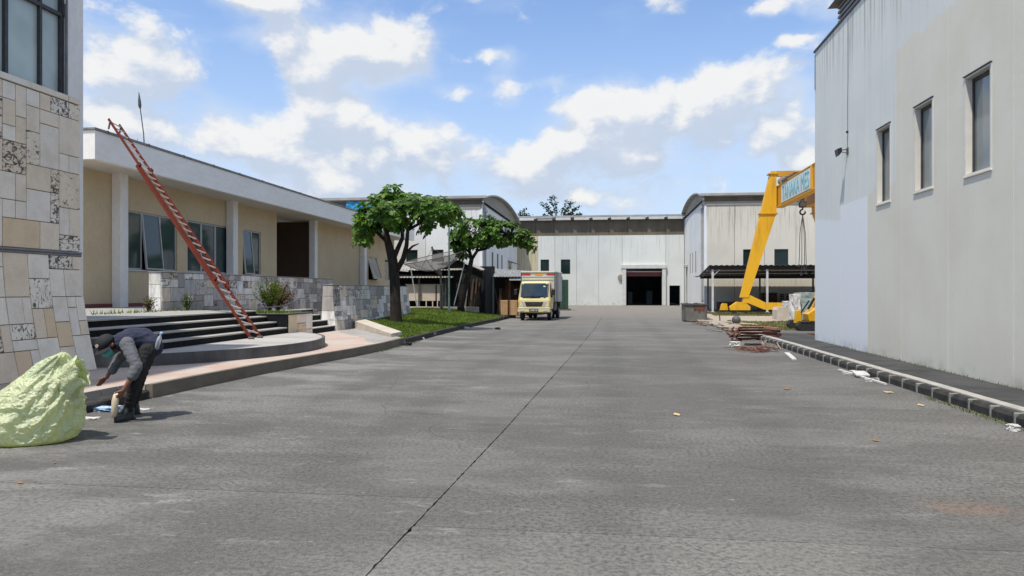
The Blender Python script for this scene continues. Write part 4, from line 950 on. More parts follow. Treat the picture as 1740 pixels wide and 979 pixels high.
def pallet(x, y, z, w_, d_, lab):
    o = thing('pallet', lab, 'pallet', (x, y, z), group='stacked brown pallets and crates under the canopy'); zz = z
    for i in range(3): part('bearer', MB().box(x+i*(w_-.1)/2, x+i*(w_-.1)/2+.1, y, y+d_, z, z+.09), 'pallet_brown', o)
    for i in range(5): part('slat', MB().box(x, x+w_, y+i*(d_-.1)/4, y+i*(d_-.1)/4+.1, z+.092, z+.115), 'pallet_brown', o)
    return o
for i in range(4): pallet(12.2, 61.9, .02+i*.13, 1.2, 1, 'brown pallet in the low stack below the crate with four bright holes')
ck = thing('crate', 'brown crate with four bright holes under the canopy', 'crate', (12.9, 61.9, .55))
fr_ = wallseg(MB(), [], 0, 0, 0, 0, 0, 0)
for a, b_ in ((12.28, 12.42), (12.62, 12.78), (12.98, 13.12), (13.36, 13.5)): pass
fr_.box(12.3, 13.5, 61.95, 62.0, .56, .72).box(12.3, 13.5, 61.95, 62.0, .92, 1.06).box(12.3, 13.5, 61.95, 62.0, 1.26, 1.44).box(12.3, 12.5, 61.951, 61.999, .721, .919).box(12.7, 13.05, 61.951, 61.999, .721, .919).box(13.25, 13.5, 61.951, 61.999, .721, .919).box(12.3, 12.5, 61.951, 61.999, 1.061, 1.259).box(12.7, 13.05, 61.951, 61.999, 1.061, 1.259).box(13.25, 13.5, 61.951, 61.999, 1.061, 1.259)
part('front', fr_, 'pallet_brown', ck); part('side', MB().box(12.3, 12.34, 62.001, 62.8, .56, 1.44).box(13.46, 13.5, 62.001, 62.8, .56, 1.44), 'pallet_brown', ck); part('back_board', MB().box(12.4, 13.4, 62.5, 62.52, .7, 1.3), 'steel_white', ck)
k_ = 0
for (x, n) in ((13.9, 9), (15.1, 10), (16.3, 10)):
    for i in range(n): pallet(x, 61.8+rg.uniform(-.05, .05), .02+i*.15, 1.12, 1, 'brown pallet in the tall stacks at the right end of the canopy, left stack' if x < 14 else 'brown pallet in the tall stacks at the right end of the canopy, partly hidden stacks')
o = thing('crate', 'low dark red crate on the ground at the left end of the canopy', 'crate', (9.4, 60.8, .02)); part('body', MB().bbox(8.6, 10.3, 60.5, 61.2, .02, .72, .02), 'pallet_brown', o)
for i in range(3): part('slat', MB().box(8.58, 10.32, 60.46, 60.5, .08+i*.22, .22+i*.22), 'rust', o)

# ------------------------------------------------------------------ yellow gantry crane
cr = thing('gantry_crane', 'big yellow gantry crane with a lettered girder, standing on a slanted leg', 'crane', (11, 51, 0))
def leg(ys_, sx):
    X = lambda x: x if sx > 0 else 24.4-x
    m = MB().prism([(X(8.72), ys_-.28, 1.15), (X(9.22), ys_-.28, 1.15), (X(11.02), ys_-.28, 6.75), (X(11.02), ys_-.28, 9.5), (X(10.68), ys_-.28, 9.5)], (0, .56, 0))
    lg = part('leg', m, 'crane_yellow', cr)
    part('flange', MB().box(min(X(9.93), X(11.1)), max(X(9.93), X(11.1)), ys_-.34, ys_+.34, 6.66, 6.74), 'crane_orange', lg)
    part('end_plate', MB().box(min(X(10.5), X(11.1)), max(X(10.5), X(11.1)), ys_-.34, ys_+.34, 9.3, 9.36), 'crane_orange', lg)
    s = MB().prism([(X(8.82), ys_-.25, .72), (X(8.98), ys_-.25, 1.32), (X(9.35), ys_-.25, 1.30), (X(10.35), ys_-.25, .80), (X(12.2), ys_-.25, .80), (X(12.2), ys_-.25, .34), (X(10.25), ys_-.25, .34), (X(9.2), ys_-.25, .78)], (0, .5, 0))
    part('sill_beam', s, 'crane_yellow', cr)
    part('end_carriage', MB().prism([(X(8.05), ys_-.24, .30), (X(8.02), ys_-.24, .52), (X(8.5), ys_-.24, .86), (X(9.05), ys_-.24, .80), (X(9.35), ys_-.24, .55), (X(9.35), ys_-.24, .30)], (0, .48, 0)), 'crane_yellow', cr)
    if ys_ > 40: part('motor', MB().prism([(X(7.42), ys_-.2, .3), (X(7.5), ys_-.2, .66), (X(7.62), ys_-.2, .76), (X(7.85), ys_-.2, .74), (X(7.92), ys_-.2, .3)], (0, .4, 0)), 'machine_yellow', cr)
    for x in (8.35, 9.1, 11.6): part('wheel', MB().tube([(X(x), ys_-.1, .26), (X(x), ys_+.1, .26)], .18, 14), 'dark_metal', cr)
    part('rail', MB().box(min(X(7), X(12.2)), max(X(7), X(12.2)), ys_-.05, ys_+.05, 0, .08), 'rust', cr)
for yv in (51, 27.5):
    for sx in (1, -1): leg(yv, sx)
for x0 in (11.1, 12.9):
    part('girder', MB().box(x0, x0+.42, 27, 51.3, 7.16, 8.50), 'crane_orange', cr)
    part('girder_flange', MB().box(x0-.04, x0+.46, 27, 51.32, 8.502, 8.54).box(x0-.04, x0+.46, 27, 51.32, 7.12, 7.158), 'crane_yellow', cr)
for yv in (51, 27.5): part('tie_beam', MB().box(10.72, 13.7, yv-.16, yv+.16, 9.17, 9.53), 'crane_orange', cr)
sg = part('sign_board', MB().box(11.06, 11.10, 42.6, 49.6, 7.26, 8.40), 'sign_white', cr)
tx = bpy.data.curves.new('letters', 'FONT'); tx.body = 'TANAKA MES'; tx.size = 1.18; tx.extrude = .006; tx.align_x = 'CENTER'; tx.align_y = 'CENTER'
to = bpy.data.objects.new('letters', tx); C.objects.link(to); bpy.context.view_layer.update()
lm = bpy.data.meshes.new_from_object(to); bpy.data.objects.remove(to)
xs_ = [v.co.x for v in lm.vertices]; wdt = max(xs_)-min(xs_); mid_ = (max(xs_)+min(xs_))/2
ys2 = [v.co.y for v in lm.vertices]; ym = (max(ys2)+min(ys2))/2; hh_ = max(ys2)-min(ys2)
wl = wloc(sg)
for v in lm.vertices:
    a, b_, c = v.co.x-mid_, v.co.y-ym, v.co.z
    v.co = Vector((11.052-c, 46.1-a*6.4/wdt, 7.83+b_*.96/hh_))-wl
lo = link('lettering', lm, 'sign_blue', sg)
part('end_post', MB().box(11.03, 11.1, 42.3, 42.55, 7.18, 8.49), 'crane_yellow', cr)
tr_ = part('trolley', MB().box(11.0, 13.4, 47.9, 49.4, 8.56, 8.70).box(11.4, 12.9, 48.1, 49.2, 8.70, 8.93), 'dark_metal', cr)
part('trolley_cover', MB().prism([(11.5, 48.2, 8.94), (13.0, 48.2, 8.94), (13.0, 48.2, 9.0), (12.2, 48.2, 9.06), (11.5, 48.2, 9.0)], (0, 2.2, 0)), 'black', tr_)
part('drum', MB().tube([(11.3, 50.0, 8.8), (11.3, 50.6, 8.8)], .26, 12), 'band_beige', cr)
hk = part('hook_block', MB().bbox(11.95, 12.35, 48.4, 48.9, 6.85, 7.22, .06), 'dark_metal', cr)
part('rope', MB().tube([(12.05, 48.65, 8.6), (12.05, 48.65, 7.2)], .02, 5).tube([(12.25, 48.65, 8.6), (12.25, 48.65, 7.2)], .02, 5), 'black', cr)
pts = [(12.15+.16*math.cos(a), 48.65, 6.56+.16*math.sin(a)) for a in [R(120)+R(270)*i/12 for i in range(13)]]
part('hook', MB().tube([(12.15, 48.65, 6.9), (12.15, 48.65, 6.72)]+pts, [.05]*3+[.055]*10+[.04, .02], 8), 'black', hk)
for dx, dz in ((-.2, 3.15), (-.05, 2.6), (.12, 3.0), (.22, 2.7)):
    part('sling', MB().tube([(12.15, 48.65, 6.42), (12.15+dx*.8, 48.66, 5.2), (12.15+dx, 48.64, dz+.5), (12.12+dx, 48.65, dz)], .022, 5).ball((12.12+dx, 48.65, dz), .06, 7, 5), 'dark_metal', cr)

# ------------------------------------------------------------------ machine, wrapped stack and block behind the wall corner
ex = thing('excavator', 'yellow tracked machine half hidden behind the corner of the right wall', 'excavator', (8.4, 31.2, 0))
tk_ = MB().prism([(7.5, 30.6, .08), (7.45, 30.6, .2), (7.55, 30.6, .36), (10.2, 30.6, .36), (10.3, 30.6, .2), (10.2, 30.6, .02), (7.6, 30.6, .02)], (0, .45, 0)); tk_.prism([(7.5, 32.1, .08), (7.45, 32.1, .2), (7.55, 32.1, .36), (10.2, 32.1, .36), (10.3, 32.1, .2), (10.2, 32.1, .02), (7.6, 32.1, .02)], (0, .45, 0))
part('track', tk_, 'rubber', ex)
m = MB()
for i in range(18): m.box(7.6+i*.145, 7.68+i*.145, 30.57, 31.08, .355, .385).box(7.6+i*.145, 7.68+i*.145, 32.07, 32.58, .355, .385)
part('track_pads', m, 'dark_metal', ex)
part('blade', MB().prism([(7.46, 31.0, .30), (7.52, 31.0, .78), (7.66, 31.0, .82), (7.72, 31.0, .30)], (0, .3, 0)), 'machine_yellow', ex)
part('body', MB().prism([(7.92, 30.7, .40), (7.88, 30.7, .66), (8.25, 30.7, .92), (8.36, 30.7, 1.5), (10.2, 30.7, 1.55), (10.2, 30.7, .40)], (.0, .9, 0)), 'machine_yellow', ex)
part('lever', MB().bar((7.72, 31.2, .70), (8.05, 31.2, 1.2), .05, .05).bar((8.0, 31.2, .85), (8.25, 31.2, 1.3), .10, .08), 'black', ex)
def lumpy(mb, c, hx, hy, hz, seed, amp, n=10):
    """crumpled block"""
    bm = bmesh.new(); bmesh.ops.create_cube(bm, size=2); bmesh.ops.subdivide_edges(bm, edges=bm.edges[:], cuts=n, use_grid_fill=True)
    for v in bm.verts:
        d = mnoise.noise(v.co*2.6+Vector((seed, 0, 0)))+.5*mnoise.noise(v.co*6+Vector((0, seed, 0)))
        k = v.co.normalized(); v.co = Vector((c[0]+v.co.x*hx+k.x*d*amp, c[1]+v.co.y*hy+k.y*d*amp, c[2]+v.co.z*hz+k.z*d*amp*.6))
    bm.verts.index_update(); mb.add([v.co[:] for v in bm.verts], [[v.index for v in f.verts] for f in bm.faces]); bm.free(); return mb
solo('wrapped_stack', lumpy(MB(), (9.14, 38.1, .76), .15, .5, .66, 3, .07), 'wrap_white', 'white crumpled big bag standing left of the greenish wrapped stack', 'bag', (9.1, 38.1, 0))
solo('wrapped_stack', lumpy(MB(), (9.95, 38.4, .78), .62, .6, .72, 6, .07), 'wrap_green', 'greenish plastic wrapped stack of goods behind the yellow tracked machine', 'wrapped stack', (9.9, 38.4, 0))
solo('concrete_block', MB().prism([(9.28, 42.6, 0), (9.28, 42.6, .52), (9.36, 42.6, .68), (10.0, 42.6, .66), (10.2, 42.6, .3), (10.2, 42.6, 0)], (0, 1.2, 0)), 'block_cream', 'pale sloped concrete block on the sand beside the crane foot', 'concrete block', (9.2, 43, 0))
solo('grey_sack', lumpy(MB(), (9.9, 43.2, .84), .16, .25, .17, 12, .05, 6), 'alu_frame', 'small grey sack lying on the pale concrete block', 'sack', (9.35, 43.2, .75))

# ------------------------------------------------------------------ box truck
tk = thing('box_truck', 'small cream and yellow box truck parked facing the camera by the lawn', 'truck', (-3.93, 39.15, 0), R(-2.2))
def L(name, mb, m, parent=tk): return part(name, mb, m, parent, world=False)
def loft(mb, secs):
    """secs: list of (z, [(x,y)...])"""
    n = len(secs[0][1]); k = len(mb.v)
    for z, q in secs: mb.v += [(x, y, z if not callable(z) else z(x, y)) for x, y in q]
    for i in range(len(secs)-1):
        for j in range(n): a = k+i*n+j; b_ = k+i*n+(j+1) % n; mb.f.append((a, b_, b_+n, a+n))
    mb.f.append(tuple(k+j for j in range(n))[::-1]); mb.f.append(tuple(k+(len(secs)-1)*n+j for j in range(n))); return mb
def csec(hw, yf, yb, c=.10): return [(-hw, yf+c), (-hw+c*.8, yf+c*.15), (-hw*.5, yf), (hw*.5, yf), (hw-c*.8, yf+c*.15), (hw, yf+c), (hw, yb), (-hw, yb)]
cab = loft(MB(), [(.62, csec(.855, .04, 1.5)), (.80, csec(.865, .01, 1.5)), (1.08, csec(.865, .03, 1.5)), (1.20, csec(.855, .07, 1.5)), (2.00, csec(.775, .40, 1.5, .12)), (2.08, csec(.74, .50, 1.48, .12)), (2.11, csec(.66, .62, 1.4, .1))])
cb_ = L('cab', cab, 'truck_yellow')
def cabpt(x, z, out=.0):                              # point on the sloped windscreen plane
    k = (z-1.2)/.8; return (x*(1-.085*k), .07+.33*k-out+.05*(abs(x)/.85)**3, z)
def plate(x0, x1, z0, z1, out, r=.04, n=8):
    q = [cabpt(x0, z0, out)]+[cabpt(x0+(x1-x0)*i/n, z0, out) for i in range(1, n)]+[cabpt(x1, z0, out), cabpt(x1, z1, out)]+[cabpt(x1+(x0-x1)*i/n, z1, out) for i in range(1, n)]+[cabpt(x0, z1, out)]
    N = len(q); return MB().add(q+[(a, b_+.05, c) for a, b_, c in q], [tuple(range(N)), tuple(range(N, 2*N))[::-1]]+[(i, (i+1) % N, N+(i+1) % N, N+i) for i in range(N)])
L('windscreen_seal', plate(-.80, .80, 1.20, 2.0, .012), 'black', cb_)
L('windscreen', plate(-.75, .75, 1.25, 1.955, .022), 'windscreen', cb_)
L('sticker', plate(.50, .62, 1.80, 1.86, .028, n=1), 'litter_white', cb_)
for s in (-1, 1): L('wiper', MB().bar(cabpt(-.55+(.35 if s > 0 else -.1), 1.24, .04), cabpt(.05+(.45 if s > 0 else -.05), 1.33, .04), .02, .02), 'black', cb_)
L('grille', MB().add([(-.50, .005, 1.0), (.50, .005, 1.0), (.40, -.005, .76), (-.40, -.005, .76), (-.50, .1, 1.0), (.50, .1, 1.0), (.40, .1, .76), (-.40, .1, .76)], [(0, 1, 2, 3), (7, 6, 5, 4), (0, 4, 5, 1), (1, 5, 6, 2), (2, 6, 7, 3), (3, 7, 4, 0)]), 'black', cb_)
L('grille_bar', MB().box(-.47, .47, -.012, .02, .90, .915).box(-.44, .44, -.012, .02, .84, .852), 'dark_metal', cb_)
em = MB()
for a in (90, 210, 330):
    c_, s_ = math.cos(R(a)), math.sin(R(a)); q = [(0, 0), (.022*c_-.013*s_*1, .022*s_+.013*c_), (.05*c_, .05*s_), (.022*c_+.013*s_, .022*s_-.013*c_)]
    em.prism([(x, -.022, .905+z) for x, z in q], (0, .012, 0))
L('emblem', em, 'red_paint', cb_)
for s in (-1, 1):
    L('headlight', MB().prism([(s*.52, -.005, .985), (s*.83, .055, 1.0), (s*.855, .09, .80), (s*.80, .06, .755), (s*.44, -.012, .765)], (0, .09, 0)), 'lamp_lens', cb_)
    L('indicator', MB().prism([(s*.80, .03, .985), (s*.868, .10, .985), (s*.872, .10, .86), (s*.85, .06, .86)], (0, .06, 0)), 'orange_paint', cb_)
    mr = L('mirror', MB().tube([(s*.84, .28, 1.68), (s*1.0, .20, 1.72), (s*1.02, .20, 1.35)], .014, 6).bbox(s*.95-.02 if s > 0 else -1.11, s*.95+.16 if s > 0 else -.93, .17, .24, 1.36, 1.68, .03), 'black', cb_)
    L('side_window', MB().hexa([(s*.862, .30, 1.24), (s*.862, 1.25, 1.24), (s*.795, 1.25, 1.93), (s*.795, .52, 1.93)], [(s*.84, .30, 1.24), (s*.84, 1.25, 1.24), (s*.775, 1.25, 1.93), (s*.775, .52, 1.93)]), 'windscreen', cb_)
    dd = L('door', MB().box(s*.868-.006, s*.868+.006, .32, 1.32, .68, 1.20), 'truck_yellow', cb_)
    L('door_stripe', MB().box(s*.876-.003, s*.876+.003, .34, 1.3, .72, .80), 'truck_cream', cb_)
    L('mud_arch', MB().tube([(s*.80, .85+.43*math.cos(a), .40+.43*math.sin(a)) for a in [R(5)+R(170)*i/10 for i in range(11)]], .05, 6), 'black', cb_)
L('bumper', MB().bbox(-.88, .88, -.07, .18, .44, .70, .04), 'truck_yellow')
L('bumper_strip', MB().box(-.86, .86, -.078, -.05, .655, .685), 'truck_cream')
for s in (-1, 1): L('fog_lamp', MB().bbox(s*.62-.12, s*.62+.12, -.082, -.05, .50, .57, .015), 'lamp_lens')
npl = L('number_plate', MB().box(-.24, .24, -.092, -.076, .50, .63), 'black'); L('plate_marks', MB().box(-.2, -.165, -.095, -.0915, .53, .60).box(-.13, .05, -.095, -.0915, .53, .60).box(.09, .2, -.095, -.0915, .535, .595), 'alu_frame', npl)
bx = L('cargo_box', MB().bbox(-.92, .92, 1.62, 5.55, .95, 2.62, .03), 'truck_cream')
for s in (-1, 1):
    for i in range(7): L('side_panel', MB().box(s*.925-.008, s*.925+.008, 1.72+i*.545, 2.24+i*.545, 1.03, 2.52), 'truck_box_side', bx)
    L('post', MB().box(s*.94-.015, s*.94+.015, 1.6, 1.70, .95, 2.60).box(s*.94-.015, s*.94+.015, 2.35, 2.42, .95, 2.6).box(s*.94-.015, s*.94+.015, 3.1, 3.16, .95, 2.6), 'dark_metal', bx)
L('top_rail', MB().bbox(-.96, .96, 1.57, 5.6, 2.60, 2.68, .015), 'truck_cream', bx)
L('red_mark', MB().box(-.88, -.42, 1.602, 1.618, 2.46, 2.55), 'red_paint', bx); L('red_mark', MB().box(.48, .88, 1.602, 1.618, 2.46, 2.55), 'red_paint', bx); L('orange_mark', MB().box(-.16, .26, 1.602, 1.618, 2.45, 2.55), 'orange_paint', bx)
L('front_rib', MB().box(-.86, .86, 1.595, 1.618, 2.36, 2.39).box(-.86, .86, 1.595, 1.618, 2.20, 2.23), 'alu_frame', bx)
L('chassis', MB().box(-.42, -.30, .3, 5.5, .55, .75).box(.30, .42, .3, 5.5, .55, .75).box(-.8, .8, .8, .92, .33, .42).box(-.8, .8, 4.2, 4.36, .28, .44).box(.5, .88, 2.0, 3.2, .5, .9).box(-.88, -.5, 2.0, 3.0, .5, .9).box(-.85, .85, 5.35, 5.5, .5, .95), 'dark_metal')
for (x, y) in ((-.74, .85), (.74, .85), (-.80, 4.28), (-.52, 4.28), (.52, 4.28), (.80, 4.28)):
    N = 22; wd = .10; ty = MB().tube([(x-wd, y, .37), (x-wd*.98, y, .37), (x-wd*.7, y, .37), (x+wd*.7, y, .37), (x+wd, y, .37)], [.22, .33, .37, .37, .33], N)
    wh = L('wheel', ty, 'rubber'); xo = x+(wd if x > 0 else -wd)
    L('rim', MB().tube([(xo-.04*(1 if x > 0 else -1), y, .37), (xo+.004*(1 if x > 0 else -1), y, .37)], [.20, .21], 16).tube([(xo, y, .37), (xo+(.05 if x > 0 else -.05), y, .37)], .07, 10), 'alu_frame', wh)
L('mudflap', MB().box(-.9, -.4, 4.78, 4.8, .2, .8).box(.4, .9, 4.78, 4.8, .2, .8), 'black')
gc = thing('green_container', 'tall dark green steel container with a lifting ring behind the truck', 'container', (-3.3, 60.5, 0))
part('body', MB().bbox(-4.4, -3.28, 60.0, 61.2, .12, 2.5, .03), 'container_green', gc)
for i in range(4): part('rib', MB().box(-4.35+i*.34, -4.27+i*.34, 59.95, 60.0, .15, 2.45), 'container_green', gc)
part('base', MB().box(-4.45, -3.1, 59.9, 61.3, 0, .12), 'dark_metal', gc)
part('lifting_ring', MB().tube([(-3.95+.22*math.cos(a), 60.3, 2.6+.22*math.sin(a)) for a in [2*math.pi*i/14 for i in range(15)]], .035, 6), 'dark_metal', gc)

# ------------------------------------------------------------------ workshop sheds, planks, pole and satellite dish
s1 = thing('shed', 'dark low work shed with rusty sheet roofs behind the satellite dish', 'shed', (-10.5, 46, 0))
corrugated(m := MB(), (-13.2, 43.9, 2.86), (-9.0, 43.9, 2.86), (-13.2, 48.2, 3.3), (-9.0, 48.2, 3.3), 22, .022); part('roof', m, 'roof_rust', s1)
corrugated(m := MB(), (-13.2, 43.6, 2.40), (-9.3, 43.6, 2.40), (-13.2, 45.2, 2.62), (-9.3, 45.2, 2.62), 20, .022); part('awning', m, 'roof_rust', s1)
m = MB(); m.hexa([(-10.4, 44.0, 3.2), (-9.0, 44.0, 3.45), (-9.0, 47, 3.45), (-10.4, 47, 3.2)], [(-10.4, 44, 3.24), (-9.0, 44, 3.49), (-9.0, 47, 3.49), (-10.4, 47, 3.24)]).hexa([(-9.0, 44.0, 3.45), (-7.6, 44.0, 2.82), (-7.6, 47, 2.82), (-9.0, 47, 3.45)], [(-9.0, 44, 3.49), (-7.6, 44, 2.86), (-7.6, 47, 2.86), (-9.0, 47, 3.49)])
part('gable_roof', m, 'roof_rust', s1)
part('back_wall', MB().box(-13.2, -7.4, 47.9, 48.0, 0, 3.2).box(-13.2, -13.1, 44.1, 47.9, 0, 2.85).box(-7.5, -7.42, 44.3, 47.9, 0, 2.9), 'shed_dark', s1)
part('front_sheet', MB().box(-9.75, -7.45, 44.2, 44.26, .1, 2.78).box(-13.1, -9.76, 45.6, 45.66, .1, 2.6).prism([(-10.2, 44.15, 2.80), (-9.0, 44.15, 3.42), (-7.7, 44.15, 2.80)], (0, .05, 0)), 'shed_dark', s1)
part('side_sheet', MB().box(-10.02, -9.76, 43.92, 43.98, .5, 2.42), 'container_green', s1)
for x in (-13.0, -11.4, -9.75): part('post', MB().box(x-.05, x+.05, 43.75, 43.85, .3, 2.42), 'dark_metal', s1)
part('rail', MB().box(-9.65, -8.8, 44.12, 44.18, 2.86, 2.95), 'litter_white', s1)
cp_ = thing('work_bench', 'cream boarded work bench front under the shed awning', 'bench', (-11, 44, .5))
for (a, b_) in ((-12.25, -10.42), (-10.34, -10.06), (-9.98, -9.90)): part('panel', MB().bbox(a, b_, 43.95, 44.0, .98, 1.96, .01), 'cream_panel', cp_)
for x in (-12.1, -11.55, -11.0, -10.6, -10.3, -10.0): part('leg', MB().box(x-.03, x+.03, 43.96, 43.99, .5, .98), 'cream_panel', cp_)
part('top', MB().box(-12.3, -9.88, 43.9, 44.6, 1.965, 2.0), 'cream_panel', cp_)
solo('shed_step', MB().bbox(-12.3, -7.7, 43.3, 43.8, .1, .63, .02), 'block_cream', 'long pale concrete plinth along the shed front behind the lawn', 'plinth', (-10, 43.5, .1))
for i, (x, dx, w_, h, mm, lb) in enumerate(((-8.75, .18, .09, 1.9, 'timber_grey', 'pale grey plank leaning on the dark shed front, the lighter one'), (-8.55, .12, .05, 1.8, 'timber_grey', 'thin grey plank leaning beside the lighter plank'), (-8.25, .15, .07, 1.7, 'timber_dark', 'reddish brown plank leaning on the dark shed front'), (-8.0, .1, .06, 1.75, 'timber_dark', 'dark reddish plank leaning at the right end of the shed front'), (-7.8, .05, .06, 1.5, 'timber_dark', 'short dark reddish plank at the shed corner'))):
    solo('plank', MB().hexa([(x-w_, 43.75, .6), (x+w_, 43.75, .6), (x+w_, 43.79, .6), (x-w_, 43.79, .6)], [(x-w_*.7+dx, 44.12, .6+h), (x+w_*.7+dx, 44.12, .6+h), (x+w_*.7+dx, 44.16, .6+h), (x-w_*.7+dx, 44.16, .6+h)]), mm, lb, 'plank', (x, 43.8, .6), 'planks leaning on the dark shed')
s2 = thing('timber_shed', 'small timber store with a grey sheet roof left of the truck', 'shed', (-6.8, 47.5, 0))
corrugated(m := MB(), (-7.75, 46.9, 2.50), (-4.9, 46.9, 2.50), (-7.85, 49.0, 3.1), (-4.9, 49.0, 2.9), 14, .02); part('roof', m, 'cap_grey', s2)
part('roof_side', MB().hexa([(-7.9, 46.95, 2.48), (-7.86, 46.95, 2.48), (-7.86, 49, 3.08), (-7.9, 49, 3.08)], [(-7.98, 46.95, 2.0), (-7.94, 46.95, 2.0), (-7.94, 49, 2.0), (-7.98, 49, 2.0)]), 'roof_sheet', s2)
for x in (-7.7, -7.35, -5.0): part('post', MB().box(x-.05, x+.05, 47.0, 47.1, 0, 2.5), 'pole_green' if x < -7 else 'dark_metal', s2)
part('back', MB().box(-7.7, -4.9, 49.2, 49.26, 0, 2.9).box(-4.95, -4.9, 47.2, 49.2, 0, 2.8), 'interior_dark', s2)
part('rail', MB().box(-6.3, -5.0, 46.96, 47.0, 2.26, 2.38), 'litter_white', s2)
for i in range(9):
    x = -7.2+i*.215; h = 2.35-rg.uniform(0, .5) if i > 1 else 1.75; lean = rg.uniform(-.05, .08)
    solo('plank', MB().hexa([(x, 48.0, .02), (x+.19, 48.0, .02), (x+.19, 48.04, .02), (x, 48.04, .02)], [(x+lean, 48.75, h), (x+.19+lean, 48.75, h), (x+.19+lean, 48.79, h), (x+lean, 48.79, h)]), 'timber_red' if i % 3 else 'timber', ['tall brown board standing in the timber store, among its row of upright boards'][0], 'plank', (x, 48, 0), 'boards standing in the timber store')
for i in range(4):
    x = -7.15+i*.09
    solo('lath', MB().bar((x+i*.05, 47.3, .03), (x+.15-i*.07, 47.75, 1.5-.13*i), .05, .03), 'timber', 'thin lath leaning at the left post of the timber store', 'lath', (x, 47.4, 0), 'laths at the timber store post')
for i, x in enumerate((-6.9, -6.28, -5.72)):
    o = thing('wooden_crate', ['plywood crate on the ground in the timber store, leftmost of three', 'plywood crate in the middle of three before the timber store', 'plywood crate next to the truck, rightmost of three'][i], 'crate', (x, 47.1, 0), group='plywood crates at the timber store')
    part('body', MB().bbox(x+.02, x+.5, 46.93, 47.5, .02, .98, .01), 'plywood', o)
    for k in range(3): part('board', MB().box(x+.02+k*.162, x+.17+k*.162, 46.90, 46.93, .03, .97), 'plywood', o)
    part('batten', MB().box(x, x+.05, 46.87, 46.899, .02, 1.0).box(x+.47, x+.52, 46.87, 46.899, .02, 1.0), 'timber', o)
pp = thing('lamp_post', 'thin grey green metal post rising in front of the dark shed into the tree', 'post', (-8.94, 41.0, .4))
part('shaft', MB().tube([(-8.94, 41, .3), (-8.94, 41, 2.8), (-8.94, 41, 5.4)], [.07, .055, .05], 8), 'pole_green', pp); part('base', MB().box(-9.06, -8.82, 40.88, 41.12, .3, .52), 'pole_green', pp); part('arm', MB().tube([(-8.94, 41, 5.35), (-8.9, 40.7, 5.5), (-8.85, 40.2, 5.5)], .035, 6), 'pole_green', pp)
sdh = thing('satellite_dish', 'large grey mesh satellite dish on a mast behind the lawn', 'satellite dish', (-9.5, 41.4, .5))
DC = Vector((-9.72, 41.4, 2.78)); nrm = Vector((-.19, -.16, 1)).normalized(); ux = Vector((1, 0, .19)).normalized(); uy = nrm.cross(ux).normalized(); ux = uy.cross(nrm)
RD = 1.83; dep = .78
dp_ = lambda r, a: DC+(ux*math.cos(a)+uy*math.sin(a))*RD*r+nrm*dep*r*r
m = MB(); NA, NR = 36, 6
for i in range(1, NR+1):
    for j in range(NA): m.v.append(tuple(dp_(i/NR, 2*math.pi*j/NA)))
m.v.append(tuple(dp_(0, 0)))
for i in range(NR-1):
    for j in range(NA): q = i*NA+j; r_2 = i*NA+(j+1) % NA; m.f.append((q, r_2, r_2+NA, q+NA))
for j in range(NA): m.f.append((len(m.v)-1, (j+1) % NA, j))
m.smooth = True
part('dish', m, 'dish_mesh', sdh)
part('rim', MB().tube([dp_(1, 2*math.pi*j/36) for j in range(37)], .022, 6, False), 'dark_metal', sdh)
for j in range(12): part('rib', MB().tube([dp_(r/6, 2*math.pi*j/12)-nrm*.012 for r in range(7)], .013, 5), 'dark_metal', sdh)
ft_ = DC+nrm*1.25
part('feed', MB().tube([ft_-nrm*.1, ft_+nrm*.12], [.07, .05], 8), 'dark_metal', sdh)
for j in (1, 5, 9): part('feed_strut', MB().tube([dp_(.62, 2*math.pi*j/12), ft_], .012, 5), 'dark_metal', sdh)
part('mast', MB().tube([(-9.5, 41.4, .35), (-9.5, 41.4, 2.7)], [.075, .06], 8).tube([(-9.38, 41.35, .4), (-9.38, 41.35, 1.9)], .04, 6), 'dark_metal', sdh)
part('mount', MB().tube([(-9.5, 41.4, 2.5), tuple(DC-nrm*.02)], [.09, .16], 8), 'dark_metal', sdh)
for (p, q) in (((-11.30, 41.4, 3.1), (-10.85, 41.3, .5)), ((-8.1, 41.3, 3.2), (-8.72, 41.3, .75))): part('prop', MB().tube([p, q], .032, 6), 'steel_white' if p[0] < -10 else 'alu_frame', sdh)

